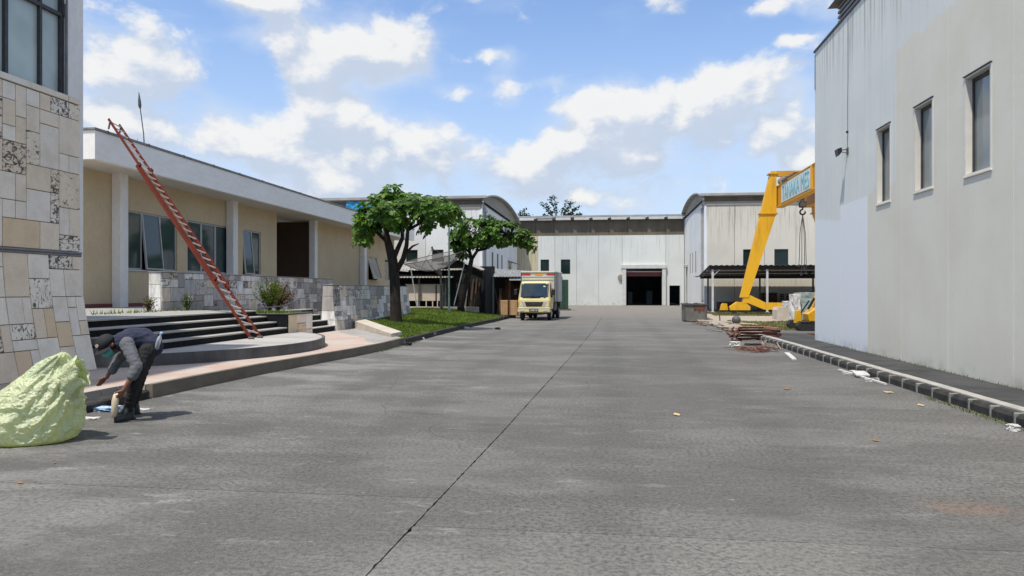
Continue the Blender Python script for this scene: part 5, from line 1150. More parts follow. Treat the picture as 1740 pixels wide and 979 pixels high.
# ------------------------------------------------------------------ trees
def leafmesh(name, ln, wd, droop):
    m = MB(); P = [(0, 0), (.35, .55), (.7, 1), (.9, .72), (1, 0)]
    for k, w_ in P:
        z = -droop*ln*k*k
        m.v += [(-wd/2*w_, ln*k, z+.10*wd*w_), (0, ln*k, z-.02), (wd/2*w_, ln*k, z+.10*wd*w_)] if 0 < k < 1 else [(0, ln*k, z)]
    m.f = [(0, 2, 1), (0, 3, 2), (1, 2, 5, 4), (2, 3, 6, 5), (4, 5, 8, 7), (5, 6, 9, 8), (7, 8, 10), (8, 9, 10)]
    me = bpy.data.meshes.new(name); me.from_pydata(m.v, [], m.f); me.update(); return me, m
LEAVES = [leafmesh('leaf', .29, .165, .25), leafmesh('leaf', .33, .18, .4), leafmesh('leaf', .23, .135, .15)]
for me, _ in LEAVES: me.materials.append(MATS['leaf'])
def almond(name, label, base, trunk, rad, limbs, lobes, nros, seed, single=300, group=None):
    """broad-leaved tree: limbs as tubes, rosettes of big leaves in the lobes; the outermost leaves are single objects"""
    o = thing(name, label, 'tree', base, group=group); r = random.Random(seed); B = Vector(base)
    V = lambda q: B+Vector(q)
    tm = MB(); tm.tube([V(q) for q in trunk], rad, 10); tm.smooth = True; part('trunk', tm, 'bark', o)
    for pts_, rr in limbs: q = MB().tube([V(p) for p in pts_], rr, 7); q.smooth = True; part('limb', q, 'bark', o)
    ends = [V(l[0][-1]) for l in limbs]+[V(trunk[-1])]
    twig = MB(); ros = []; cells = {}
    for k in range(nros):
        c, ax, wt = r.choices(lobes, [l[2] for l in lobes])[0]
        for _ in range(40):
            d = Vector((r.gauss(0, 1), r.gauss(0, 1), r.gauss(0, 1))).normalized(); rr = r.uniform(.45, 1)**.45
            if mnoise.noise((d.x*1.7+seed, d.y*1.7, d.z*1.7)) > -.10+.4*(rr-.6): break
        p = V(c)+Vector((d.x*ax[0], d.y*ax[1], d.z*ax[2]))*rr
        ros.append((p, (d*.75+Vector((0, 0, .55))).normalized(), V(c)))
    for p, d, c in ros:
        e = min(ends, key=lambda q: (q-p).length); twig.tube([e.lerp(c, .3), c.lerp(p, .55)+Vector((0, 0, -.12)), p], [.022, .014, .006], 4, False)
    part('twigs', twig, 'bark', o)
    inst = []
    for p, d, c in ros:
        n = r.randint(6, 10); a0 = r.uniform(0, 6.28); t1 = d.orthogonal().normalized(); t2 = d.cross(t1)
        for i in range(n):
            a = a0+2*math.pi*i/n+r.uniform(-.25, .25); out = t1*math.cos(a)+t2*math.sin(a); tilt = r.uniform(.05, .75)
            y_ = (out*math.cos(tilt)+d*math.sin(tilt)+Vector((0, 0, -.18))).normalized(); z_ = (d-y_*d.dot(y_)).normalized(); x_ = y_.cross(z_)
            z_ = x_.cross(y_); s = r.uniform(.7, 1.12)
            inst.append((Matrix(((x_.x*s, y_.x*s, z_.x*s, p.x), (x_.y*s, y_.y*s, z_.y*s, p.y), (x_.z*s, y_.z*s, z_.z*s, p.z), (0, 0, 0, 1))), r.randrange(3)))
    inst.sort(key=lambda q: q[0].translation.y*.99-(q[0].translation.z-B.z)*.25)
    for M, k in inst[:single]:
        lf = bpy.data.objects.new('leaf', LEAVES[k][0]); C.objects.link(lf); lf.parent = o; lf.matrix_local = Matrix.Translation(-B) @ M
    m = MB()
    for M, k in inst[single:]: m.add([tuple(M @ Vector(v)) for v in LEAVES[k][1].v], LEAVES[k][1].f)
    part('crown', m, 'leaf', o, kind='stuff')
    return o
almond('almond_tree', 'nearer broad leaved tree with a thick dark trunk on the lawn', (-8.5, 28.97, .14),
       [(0, 0, -.1), (.02, .0, .15), (-.02, 0, 1.0), (-.05, 0, 1.9), (-.15, .05, 2.7), (-.32, 0, 3.4), (-.45, 0, 4.0)], [.31, .25, .215, .205, .195, .15, .09],
       [([(0, 0, 2.2), (.30, .05, 2.75), (.42, .1, 3.3), (.5, 0, 3.9), (.9, 0, 4.5)], [.12, .11, .09, .07, .04]), ([(.36, .05, 2.95), (.7, 0, 3.25), (.95, 0, 3.35)], [.06, .045, .02]), ([(-.1, 0, 2.75), (.25, .1, 3.6), (.2, .1, 4.5), (.3, 0, 5.0)], [.12, .08, .06, .03]),
        ([(.5, 0, 3.9), (1.3, .1, 4.35), (2.0, 0, 4.55)], [.07, .05, .03]), ([(-.32, 0, 3.4), (-.9, .1, 3.9), (-1.3, 0, 4.2)], [.1, .06, .03]), ([(-.4, .1, 3.8), (-.3, -.9, 4.2), (-.3, -1.2, 4.6)], [.08, .05, .03]), ([(-.4, 0, 3.8), (-.2, .9, 4.3), (0, 1.3, 4.6)], [.08, .05, .03])],
       [((-.42, 0, 4.60), (1.10, 1.3, .80), 4.6), ((-.1, 0, 5.3), (.5, .7, .5), 1.3), ((1.55, .1, 4.7), (1.0, 1.2, .62), 4.0), ((-1.25, 0, 4.15), (.60, .8, .42), 1.4), ((.7, 0, 4.95), (.8, .9, .40), 1.2), ((2.25, 0, 4.45), (.55, .7, .42), 1.0), ((1.5, 0, 3.95), (.5, .6, .22), .45), ((-1.3, -.2, 3.55), (.4, .4, .16), .3)], 285, 11)
almond('almond_tree', 'farther broad leaved tree with a bent thin trunk in front of the sheds', (-8.4, 41.8, .45),
       [(0, 0, -.1), (-.02, 0, .3), (.18, 0, 1.2), (.45, 0, 2.2), (.62, 0, 3.0)], [.24, .20, .18, .15, .12],
       [([(.62, 0, 2.95), (.95, 0, 3.45), (1.4, .1, 3.55), (2.2, 0, 3.95), (2.6, 0, 4.4)], [.1, .09, .08, .06, .03]), ([(.62, 0, 2.95), (.45, 0, 3.6), (.2, 0, 4.3)], [.1, .08, .04]), ([(1.4, .1, 3.55), (1.7, .6, 4.1), (1.8, .9, 4.5)], [.06, .05, .03]), ([(2.2, 0, 3.95), (3.1, 0, 4.2), (3.7, 0, 4.3)], [.05, .04, .02]), ([(.5, 0, 3.4), (.8, -.7, 4.0), (1.0, -1, 4.4)], [.06, .05, .03]), ([(.5, 0, 3.3), (-.1, .1, 3.9), (-.5, 0, 4.1)], [.06, .05, .03])],
       [((.75, 0, 4.45), (1.5, 1.4, .85), 5), ((2.4, 0, 4.45), (1.3, 1.2, .72), 4), ((3.6, 0, 4.15), (.75, .8, .55), 1.6), ((-.2, 0, 3.9), (.6, .7, .5), 1), ((4.1, 0, 3.75), (.35, .5, .4), .5), ((.1, 0, 3.3), (.35, .4, .3), .3), ((1.4, 0, 5.1), (.8, .8, .35), .8)], 280, 12)
def far_tree(name, label, x, y, h, r_, seed, n=900, zmin=.5):
    o = thing(name, label, 'tree', (x, y, 0)); r = random.Random(seed)
    part('trunk', MB().tube([(x, y, 0), (x+.2, y, h*.5), (x, y, h*.8)], [.35, .25, .12], 7), 'bark', o)
    m = MB(); lm = MB()
    for i in range(16):
        a = r.uniform(0, 6.28); el_ = r.uniform(-.2, 1.1); d = Vector((math.cos(a)*math.cos(el_)*1.15, math.sin(a)*math.cos(el_), math.sin(el_)*.85)); tip = Vector((x, y, h-r_*.85))+d*r_*r.uniform(.8, 1.0)
        lm.tube([(x, y, h*.62), tuple(Vector((x, y, h*.75)).lerp(tip, .5)), tuple(tip)], [.10, .07, .03], 5)
        for k in range(n//16):
            t_ = r.uniform(.35, 1.05); c = Vector((x, y, h*.75)).lerp(tip, t_)+Vector((r.gauss(0, .22), r.gauss(0, .22), r.gauss(0, .12)))
            u_ = Vector((r.gauss(0, 1), r.gauss(0, 1), r.gauss(0, .5))).normalized()*r.uniform(.14, .30); w_ = u_.cross(Vector((r.gauss(0, 1), r.gauss(0, 1), r.gauss(0, 1)))).normalized()*r.uniform(.08, .16)
            m.add([c-u_, c+w_, c+u_, c-w_], [(0, 1, 2, 3)])
    part('limbs', lm, 'bark', o); part('crown', m, 'leaf_dark', o, kind='stuff')
far_tree('distant_tree', 'dark open crowned tree rising behind the roof of the far hall', -8.0, 119, 17.0, 3.6, 31, 800)
far_tree('distant_tree', 'small dark tree top showing right of the left warehouse gable', -12.6, 100, 13.0, 2.4, 32, 500)

# ------------------------------------------------------------------ red extension ladder
la = thing('extension_ladder', 'long red extension ladder leaning from the curved platform up to the white roof fascia', 'ladder', (-8.58, 17.2, .42))
A_ = Vector((-8.60, 16.99, .43)); dirl = (Vector((-14.80, 20.56, 6.42))-A_); LN = dirl.length; dirl.normalize()
sx_ = (Vector((0, 1, 0))-dirl*dirl.y).normalized(); upn = dirl.cross(sx_).normalized(); upn = upn if upn.z > 0 else -upn
def lrail(mb, s0, s1, off, lift, w_=.028, h=.07):
    p, q = A_+dirl*s0+sx_*off+upn*lift, A_+dirl*s1+sx_*off+upn*lift
    k = [(-sx_*w_-upn*h)/2, (sx_*w_-upn*h)/2, (sx_*w_+upn*h)/2, (-sx_*w_+upn*h)/2]
    return mb.hexa([p+i for i in k], [q+i for i in k])
for o_ in (0, .46): part('rail', lrail(MB(), 0, LN*.80, o_, 0), 'ladder_red', la)
for o_ in (.04, .42): part('rail', lrail(MB(), LN*.22, LN+.62, o_, .058), 'ladder_red', la)
s = .35
while s < LN+.5:
    lift, o0, o1 = (.058, .055, .405) if s > LN*.24 else (0, .015, .445)
    p = A_+dirl*s+upn*lift; part('rung', MB().tube([p+sx_*o0, p+sx_*o1], .019, 7), 'rung_metal', la); s += .315
for o_ in (0, .46): part('foot', MB().bbox(A_.x-.07, A_.x+.07, A_.y+o_*.98-.04, A_.y+o_*.98+.04, .425, .475, .01), 'dark_metal', la)
for sv in (.235, .79): part('bracket', lrail(lrail(MB(), LN*sv, LN*sv+.12, .02, .05, .05, .16), LN*sv, LN*sv+.12, .44, .05, .05, .16), 'ladder_red', la)
for o_ in (.04, .42): part('hook', MB().bar(A_+dirl*(LN+.48)+sx_*o_+upn*.05, A_+dirl*(LN+.30)+sx_*o_-upn*.12, .03, .05), 'dark_metal', la)

# ------------------------------------------------------------------ worker bending over the road
man = thing('person', 'person in dark cap, teal mask and grey sleeves bending down beside the big sack', 'person', (-5.90, 8.42, 0), TH)
def caps(mb, chain):
    """chain of tapered round segments [(point, radius), ...]"""
    for (p, r0), (q, r1) in zip(chain, chain[1:]):
        p, q = Vector(p), Vector(q); n = max(2, int((q-p).length/.02)); mb.tube([p.lerp(q, i/n) for i in range(n+1)], [r0+(r1-r0)*i/n for i in range(n+1)], 14)
    for p, r in chain: mb.ball(p, r, 14, 10)
    return mb
def skinned(name, mb, m, parent, vox=.011, sm=4, wr=0.):
    o = link('tmp', mb.mesh('tmp'), None)
    rm = o.modifiers.new('r', 'REMESH'); rm.mode = 'VOXEL'; rm.voxel_size = vox
    sm_ = o.modifiers.new('s', 'SMOOTH'); sm_.iterations = sm; sm_.factor = .5
    bpy.context.view_layer.update(); dg = bpy.context.evaluated_depsgraph_get()
    me = bpy.data.meshes.new_from_object(o.evaluated_get(dg)); bpy.data.objects.remove(o); me.name = name
    if wr:
        for v in me.vertices:
            v.co += v.normal*wr*(mnoise.noise(Vector((v.co.x*9, v.co.y*9, v.co.z*22)))+.5*mnoise.noise(v.co*38))
    for p in me.polygons: p.use_smooth = True
    me.materials.clear(); me.materials.append(MATS[m])
    return link(name, me, m, parent)
SP = [((.20, .22, .93), .130), ((.11, .20, 1.0), .135), ((.0, .15, .985), .15), ((-.08, .12, .965), .13)]
S1, S2 = (.03, -.02, .945), (-.10, .28, .92)
ARM1 = [(S1, .075), ((.20, -.12, .67), .056), ((.165, -.15, .565), .05)]; FORE1 = [((.19, -.13, .62), .04), ((.10, -.18, .445), .027), ((.075, -.185, .40), .030)]
ARM2 = [(S2, .07), ((-.24, .27, .71), .052), ((-.27, .20, .60), .043)]; FORE2 = [((-.265, .22, .63), .036), ((-.29, .15, .555), .026), ((-.30, .13, .525), .028)]
LEG1 = [((.21, .12, .85), .10), ((.145, -.05, .48), .078), ((.035, .0, .14), .058)]; LEG2 = [((.14, .33, .87), .10), ((-.02, .38, .47), .076), ((-.12, .42, .14), .056)]
hu = Vector((-.42, -.52, .74)).normalized(); hf = Vector((-.22, -.50, -.84)); hf = (hf-hu*hf.dot(hu)).normalized(); hs = hf.cross(hu)
HC = Vector((-.245, .03, .925)); hp = lambda f, u, s: HC+hf*f+hu*u+hs*s
body = MB()
shr = lambda ch, k: [(p, r-k) for p, r in ch]
caps(body, shr(SP, .02)); caps(body, [(S1, .055), (S2, .055)])
for ch in (ARM1, ARM2): caps(body, shr(ch, .014))
for ch in (FORE1, FORE2): caps(body, ch)
for ch in (LEG1, LEG2): caps(body, shr(ch, .016))
caps(body, [((-.07, .12, .96), .075), (tuple(hp(-.02, -.10, 0)), .055)])
body.ball(hp(-.01, .02, 0), .098, 16, 12, (1, 1, 1)); body.ball(hp(.025, -.055, 0), .072, 14, 10); body.ball(hp(.05, -.085, 0), .040, 10, 8)
caps(body, [(hp(.092, .01, 0), .010), (hp(.108, -.03, 0), .016)])
for s in (-1, 1): body.ball(hp(-.01, -.01, s*.095), .026, 10, 8, (.9, .9, 1.2)); body.ball(hp(.085, .012, s*.032), .014, 8, 6)
def hand(mb, w_, d, side, curl, nrm_):
    """palm, four curled fingers and a thumb; w_ wrist, d pointing direction, side = across the palm, nrm_ = palm side"""
    w_, d, side, nrm_ = Vector(w_), Vector(d).normalized(), Vector(side).normalized(), Vector(nrm_).normalized()
    for k in (-1.4, -.5, .5, 1.4): caps(mb, [(w_, .018), (w_+d*.08+side*k*.019, .0125)])
    for k, ln in ((-1.5, .062), (-.5, .076), (.5, .080), (1.5, .070)):
        a = w_+d*.08+side*k*.019; b1 = a+(d*math.cos(curl*.5)+nrm_*math.sin(curl*.5))*ln*.45; b2 = b1+(d*math.cos(curl*1.2)+nrm_*math.sin(curl*1.2))*ln*.32; b3 = b2+(d*math.cos(curl*1.9)+nrm_*math.sin(curl*1.9))*ln*.25
        caps(mb, [(a, .0105), (b1, .0095), (b2, .0088), (b3, .0075)])
    a = w_+d*.025+side*.028; b1 = a+(side*.7+d*.6+nrm_*.3).normalized()*.04; caps(mb, [(a, .014), (b1, .0115), (b1+(d+nrm_*.7).normalized()*.032, .009)])
hand(body, (.075, -.185, .40), (-.40, -.1, -.75), (-.5, -.75, .4), .7, (-.7, .3, .1))
hand(body, (-.30, .13, .525), (-.45, -.35, -.6), (-.2, -.85, .3), 1.0, (-.6, .4, -.4))
skinned('body', body, 'skin', man, .0075, 3)
sh = caps(MB(), SP); caps(sh, [(S1, .072), (S2, .068)]); caps(sh, [((-.08, .12, .965), .10), ((-.135, .095, .945), .075)]); caps(sh, [((.20, .22, .93), .135), ((.21, .23, .89), .135)])
skinned('shirt', sh, 'vest_navy', man, .011, 5, .010)
for ch in (ARM1, ARM2): skinned('sleeve', caps(MB(), [(p, r+.012) for p, r in ch]), 'shirt_grey', man, .009, 5, .008)
tr = caps(MB(), LEG1); caps(tr, LEG2); caps(tr, [((.20, .22, .90), .137), ((.18, .23, .87), .13)]); skinned('trousers', tr, 'trousers_black', man, .011, 4, .013)
for ank, heel, toe in (((.035, .01, .17), (.035, .04, .05), (-.03, -.14, .040)), ((-.12, .43, .17), (-.105, .46, .05), (-.25, .35, .040))):
    bt = caps(MB(), [(ank, .060), (heel, .050), (toe, .040)]); caps(bt, [(ank, .058), (tuple((Vector(heel)+Vector(toe))/2+Vector((0, 0, .03))), .045)])
    bb = skinned('boot', bt, 'boot_rubber', man, .009, 3)
    so = MB(); d = (Vector(toe)-Vector(heel)).to_2d().normalized(); nn = Vector((-d.y, d.x))
    q = [Vector(heel).to_2d()-d*.05+nn*.04, Vector(heel).to_2d()-d*.05-nn*.04, Vector(toe).to_2d()-nn*.045, Vector(toe).to_2d()+d*.045, Vector(toe).to_2d()+nn*.045]
    o = link('sole', so.prism([(a.x, a.y, .0) for a in q], (0, 0, .022)).mesh('sole'), 'rubber', bb)
cp = MB()
N1, N2 = 18, 7
for i in range(N2+1):
    a = math.pi/2*i/N2
    for j in range(N1): b_ = 2*math.pi*j/N1; k = math.cos(a); cp.v.append(tuple(hp(-.01+.116*k*math.cos(b_), .025+.112*math.sin(a)**.85 if i else .02, .112*k*math.sin(b_))))
for i in range(N2):
    for j in range(N1): q = i*N1+j; e = i*N1+(j+1) % N1; cp.f.append((q, e, e+N1, q+N1))
cp.smooth = True; co = link('cap', cp.mesh('cap'), 'cap_black', man); sf = co.modifiers.new('thickness', 'SOLIDIFY'); sf.thickness = .006
br = MB(); n = 10
for i in range(n+1):
    a = -R(68)+R(136)*i/n
    for rr, dz in ((.105, .028), (.150, .018), (.182 if abs(i-5) < 4 else .165, .004)):
        br.v.append(tuple(hp(-.01+rr*math.cos(a), dz-.02*math.sin(a)**2, rr*.92*math.sin(a))))
for i in range(n):
    for k in range(2): q = i*3+k; br.f.append((q, q+1, q+4, q+3))
o = link('peak', br.mesh('peak'), 'cap_black', co); sf = o.modifiers.new('thickness', 'SOLIDIFY'); sf.thickness = .006
eb = MB(); c_ = hp(.085, .075, 0); nn = (hf*.8+hu*.6).normalized(); tt = hs; vv = nn.cross(tt)
eb.prism([c_+nn*.004+tt*.032*math.cos(k*math.pi/6)+vv*.022*math.sin(k*math.pi/6) for k in range(12)], nn*.012); link('emblem', eb.mesh('emblem'), 'patch_beige', co)
mk = MB(); n = 10
for j in range(5):
    for i in range(n+1):
        a = -R(72)+R(144)*i/n; u_ = -.01-.105*j/4; rr = .098+.018*math.sin(math.pi*min(1, j/4+.1))-.02*(j/4)**2
        mk.v.append(tuple(hp(.005+(rr+.012*math.exp(-(a/.5)**2))*math.cos(a), u_-.01, rr*.94*math.sin(a))))
for j in range(4):
    for i in range(n): q = j*(n+1)+i; mk.f.append((q, q+1, q+n+2, q+n+1))
mk.smooth = True; o = link('face_mask', mk.mesh('face_mask'), 'mask_teal', man); sf = o.modifiers.new('thickness', 'SOLIDIFY'); sf.thickness = .004
hr = MB().ball(hp(-.03, -.005, 0), .103, 14, 10, (1, 1, 1)); ho = link('hair', hr.mesh('hair'), 'hair_black', man)
def toW(p): return Matrix.Translation(man.location) @ Matrix.Rotation(TH, 4, 'Z') @ Vector(p)
bo = thing('water_bottle', 'clear plastic water bottle sticking out of the back pocket of the trousers', 'bottle', toW((.30, .16, .87)), TH)
bd = Vector((.35, -.1, .93)).normalized()
pts = [Vector((0, 0, 0))+bd*k for k in (0, .02, .06, .10, .14, .165, .18, .20)]
bm1 = MB().tube(pts, [.024, .029, .028, .029, .028, .02, .012, .011], 12); bm1.smooth = True; part('flask', bm1, 'bottle_clear', bo, world=False); part('lid', MB().tube([bd*.20, bd*.225], .016, 10), 'blue_cloth', bo, world=False)
hc = toW((-.005, -.16, .27))
cm = MB(); n = 12
for j, (z, r_) in enumerate(((.10, .035), (.06, .055), (0, .065), (-.08, .060), (-.17, .045), (-.20, .02))):
    for i in range(n+1): a = -R(120)+R(240)*i/n; cm.v.append((-.02-r_*math.cos(a)*.8+.10*z, r_*math.sin(a), z))
for j in range(5):
    for i in range(n): q = j*(n+1)+i; cm.f.append((q, q+1, q+n+2, q+n+1))
cm.smooth = True; o = solo('scoop', cm, 'cream_plastic', 'cream curved plastic piece held in the lower hand of the bending person', 'plastic piece', (0, 0, 0)); o.location = hc; o.rotation_euler = (0, 0, TH+.4)
sf = o.modifiers.new('thickness', 'SOLIDIFY'); sf.thickness = .006

# ------------------------------------------------------------------ big refuse sack
bag = thing('refuse_sack', 'big full yellow green plastic refuse sack standing by the left kerb', 'sack', (-6.11, 7.19, 0), TH)
PR = [(.0, 0, .36, .34), (.03, -.01, .43, .40), (.12, -.01, .475, .44), (.26, .0, .47, .44), (.40, .03, .44, .41), (.52, .06, .38, .36), (.62, .12, .31, .29), (.72, .185, .235, .2), (.80, .235, .175, .14), (.87, .28, .115, .09), (.92, .31, .06, .05), (.95, .325, .02, .02)]
def prof(z):
    for a, b_ in zip(PR, PR[1:]):
        if z <= b_[0]: k = (z-a[0])/(b_[0]-a[0]); return [a[i]+(b_[i]-a[i])*k for i in range(1, 4)]
    return PR[-1][1:]
m = MB(); NA, NZ = 260, 170
fold = lambda v: abs(mnoise.noise(v))
fd = Vector((.55, .25, .80)).normalized(); f1 = fd.orthogonal().normalized(); f2 = fd.cross(f1)
for i in range(NZ+1):
    z = .95*i/NZ
    cx0, r1, r2_ = prof(z)
    for j in range(NA):
        a = 2*math.pi*j/NA; p = Vector((cx0+r1*math.cos(a), r2_*math.sin(a), z))
        up_ = min(1, z/.12)
        n1 = mnoise.noise(p*2.6+Vector((5, 2, 1))); n2 = mnoise.noise(p*5+Vector((1, 8, 4)))
        wq = p+Vector((n1, n2, -n1))*.07
        q = f1*wq.dot(f1)*1.0+f2*wq.dot(f2)*1.0+fd*wq.dot(fd)*.42
        d = .050*n1+.085*(.30-fold(q*6.5))+.050*(.28-fold(q*13+Vector((7, 0, 3))))+.022*(.28-fold(wq*24+Vector((0, 5, 1))))
        neck = min(1, max(0, (z-.5)/.2)); d += .045*neck*(.3-fold(Vector((a*2.6+z*1.2, z*.9, 4))))
        sag = math.exp(-((z-.20)/.10)**2)*.03*(.4-fold(Vector((a*1.6, z*14, 9))))
        d = (d+sag-.004)*(.3+.7*up_)*min(1, r1/.12)
        m.v.append((p.x+math.cos(a)*d, p.y+math.sin(a)*d, max(.0, p.z+.02*n1*up_)))
for i in range(NZ):
    for j in range(NA): q = i*NA+j; e = i*NA+(j+1) % NA; m.f.append((q, e, e+NA, q+NA))
m.f.append(tuple(range(NA))[::-1]); m.smooth = True
part('sack_body', m, 'sack_plastic', bag, world=False)
def flare(pts_, rads, seed, n=40, amp=.25, sq=(1, 1)):
    m = MB(); k = len(pts_); pts_ = [Vector(p) for p in pts_]
    for i in range(k):
        d = (pts_[min(i+1, k-1)]-pts_[max(i-1, 0)]).normalized(); u_ = Vector((0, 1, 0)); w_ = d.cross(u_).normalized(); u_ = w_.cross(d)
        for j in range(n):
            a = 2*math.pi*j/n; g_ = 1+amp*(i/(k-1))*(mnoise.noise(Vector((math.cos(a)*1.7, math.sin(a)*1.7, seed+i*.35)))*1.6)+.10*math.sin(a*7+seed)*(.3+i/(k-1))
            m.v.append(tuple(pts_[i]+(u_*math.cos(a)*sq[0]+w_*math.sin(a)*sq[1])*rads[i]*g_+d*.05*(i/(k-1))*mnoise.noise(Vector((a*1.3, seed, 1)))))
    for i in range(k-1):
        for j in range(n): q = i*n+j; e = i*n+(j+1) % n; m.f.append((q, e, e+n, q+n))
    m.smooth = True; return m
o = part('mouth', flare([(.27, .0, .50), (.36, -.06, .58), (.45, -.10, .655), (.52, -.12, .70), (.57, -.13, .73), (.61, -.13, .745)], [.20, .185, .14, .135, .15, .155], 3, sq=(.62, 1)), 'sack_plastic', bag, world=False); sf = o.modifiers.new('t', 'SOLIDIFY'); sf.thickness = .003
o = part('fold', flare([(.02, -.10, .50), (.12, -.12, .66), (.22, -.10, .78), (.31, -.06, .90)], [.22, .17, .11, .03], 8, sq=(.8, .5), amp=.3), 'sack_plastic', bag, world=False); sf = o.modifiers.new('t', 'SOLIDIFY'); sf.thickness = .003
tl = MB(); 
solo('plastic_scrap', lumpy(MB(), (-6.72, 6.92, .02), .22, .10, .015, 4, .02, 6), 'wrap_white', 'crumpled pale plastic scrap on the road at the left foot of the sack', 'scrap', (-6.7, 6.9, 0))

# ------------------------------------------------------------------ bin, scrap steel, litter
bn = thing('metal_bin', 'square grey metal bin with a rust patch standing at the right edge of the yard', 'bin', (4.4, 39.4, 0))
f = MB().box(3.84, 4.98, 38.80, 38.84, .08, .92).box(3.84, 4.98, 39.96, 40.0, .08, .92).box(3.84, 3.88, 38.84, 39.96, .08, .92).box(4.94, 4.98, 38.84, 39.96, .08, .92).box(3.88, 4.94, 38.84, 39.96, .10, .14)
part('body', f, 'bin_metal', bn)
part('rim', MB().box(3.80, 5.02, 38.75, 38.80, .86, .94).box(3.80, 5.02, 40.0, 40.05, .86, .94).box(3.79, 3.84, 38.8, 40.0, .86, .94).box(4.98, 5.03, 38.8, 40.0, .86, .94), 'dark_metal', bn)
part('foot', MB().box(3.86, 4.0, 38.85, 39.95, 0, .08).box(4.82, 4.96, 38.85, 39.95, 0, .08), 'dark_metal', bn)
part('rust_patch', MB().prism([(4.30, 38.785, .82), (4.92, 38.785, .82), (4.86, 38.785, .5), (4.74, 38.785, .62), (4.62, 38.785, .45), (4.5, 38.785, .64), (4.36, 38.785, .55)], (0, .014, 0)), 'rust', bn)
part('corner', MB().box(3.82, 3.90, 38.77, 38.80, .08, .86).box(4.92, 5.0, 38.77, 38.80, .08, .86), 'dark_metal', bn)
for i in range(6): solo('bin_rubbish', lumpy(MB(), (4.0+i*.17, 39.2+.2*(i % 2), .90), .10, .12, .07, 20+i, .03, 4), 'litter_white' if i % 3 else 'rust_light', 'crumpled rubbish heaped inside the square metal bin', 'rubbish', (4.0+i*.17, 39.2, .84), 'rubbish in the metal bin')
stk = thing('steel_stack', 'stack of rusty bent steel frames at the end of the right kerb', 'steel stack', (4.55, 24.6, 0))
for k in range(5):
    z = .02+k*.088; j = rg.uniform(-.05, .05)
    m = MB().box(4.15+j, 4.98+j, 24.70, 24.76, z, z+.07).box(4.15+j, 4.98+j, 24.62, 24.70, z+.055, z+.07)
    m.bar((4.18+j, 24.7, z+.04), (3.98+j, 23.95, z+.04), .07, .07).bar((4.95+j, 24.7, z+.04), (5.22+j*.5, 24.0, z+.04), .07, .07)
    m.bar((4.02+j, 24.72, z+.04), (3.84+j, 24.05, z+.04), .05, .07).bar((5.06+j, 24.72, z+.04), (5.33+j*.5, 24.1, z+.04), .05, .07)
    o = part('frame', m, 'rust' if k < 4 else 'rust_light', stk); o.rotation_euler = (rg.uniform(-.03, .03), rg.uniform(-.04, .04), rg.uniform(-.10, .10))
scp = thing('scrap_pile', 'loose heap of thin rusty rods on the road in front of the steel stack', 'scrap pile', (3.8, 19.9, 0))
for i in range(34):
    x, y = 3.78+rg.gauss(0, .16), 20.1+rg.gauss(0, .25); a = rg.uniform(-.9, .9)+(.0 if i % 3 else 1.4); l = rg.uniform(.15, .42); z = rg.uniform(.01, .14)
    part('rod', MB().bar((x-math.cos(a)*l, y-math.sin(a)*l, rg.uniform(.01, z+.012)), (x+math.cos(a)*l, y+math.sin(a)*l, z+.01), .02, .014), 'rust' if i % 4 else 'rust_light', scp)
scq = thing('scrap_pile', 'tangle of brown strips lying against the right kerb end', 'scrap pile', (4.55, 21.4, 0))
for i in range(16):
    x, y = 4.52+rg.gauss(0, .12), 21.5+rg.gauss(0, .4); a = rg.uniform(.2, 2.6); l = rg.uniform(.15, .4)
    part('strip', MB().bar((x-math.cos(a)*l*.6, y-math.sin(a)*l, .012), (x+math.cos(a)*l*.6, y+math.sin(a)*l, rg.uniform(.02, .16)), .03, .012), 'timber_grey' if i % 2 else 'rust', scq)
solo('black_scrap', lumpy(MB(), (4.2, 22.3, .03), .22, .2, .03, 33, .03, 5), 'black', 'flat black scrap lying between the steel stack and the rod heap', 'scrap', (4.2, 22.3, 0))
solo('plastic_scrap', lumpy(MB(), (3.62, 22.0, .06), .13, .16, .06, 41, .06, 6), 'litter_white', 'white crumpled plastic on the road left of the rod heap', 'scrap', (3.6, 22, 0))
for i in range(14):
    x, y = 4.6+rg.uniform(-.6, .6), 31+rg.uniform(-4.5, 7); a = 1.75+rg.gauss(0, .3); l = rg.uniform(.4, 1.3)
    solo('scrap_board', MB().bar((x-math.cos(a)*l, y-math.sin(a)*l, .03), (x+math.cos(a)*l, y+math.sin(a)*l, .05+rg.uniform(0, .06)), .10, .03), 'timber_grey' if i % 2 else 'timber_red', 'weathered scrap board lying along the road edge before the verge', 'board', (x, y, 0), 'scrap boards along the yard edge')
m = MB()
for i in range(9): lumpy(m, (5.2+rg.uniform(-.3, .4), 28+i*1.3, 0), .38, .75, .10, 50+i, .10, 4)
struct('soil_bank', m, 'dirt')
o = thing('boulder', 'dark grey rounded lump with a short rod standing on the sand right of the bin', 'lump', (6.2, 37.6, 0)); mm_ = MB().ball((6.25, 37.6, .15), .22, 12, 9, (1, 1, 1.05)); mm_.smooth = True; part('stone', mm_, 'dark_metal', o); part('rod', MB().bar((6.3, 37.6, .2), (6.3, 37.6, .62), .03, .03), 'dark_metal', o)
solo('stake', MB().bar((5.62, 38.6, -.05), (5.58, 38.6, .62), .05, .05), 'timber_red', 'short brown stake standing in the sand near the bin', 'stake', (5.6, 38.6, 0))
solo('white_board', MB().hexa([(4.17, 17.65, .005), (4.27, 17.62, .005), (4.50, 19.3, .005), (4.38, 19.32, .005)], [(4.17, 17.65, .04), (4.27, 17.62, .04), (4.50, 19.3, .05), (4.38, 19.32, .05)]), 'litter_white', 'white board lying on the road near the right kerb end', 'board', (4.3, 18.5, 0))
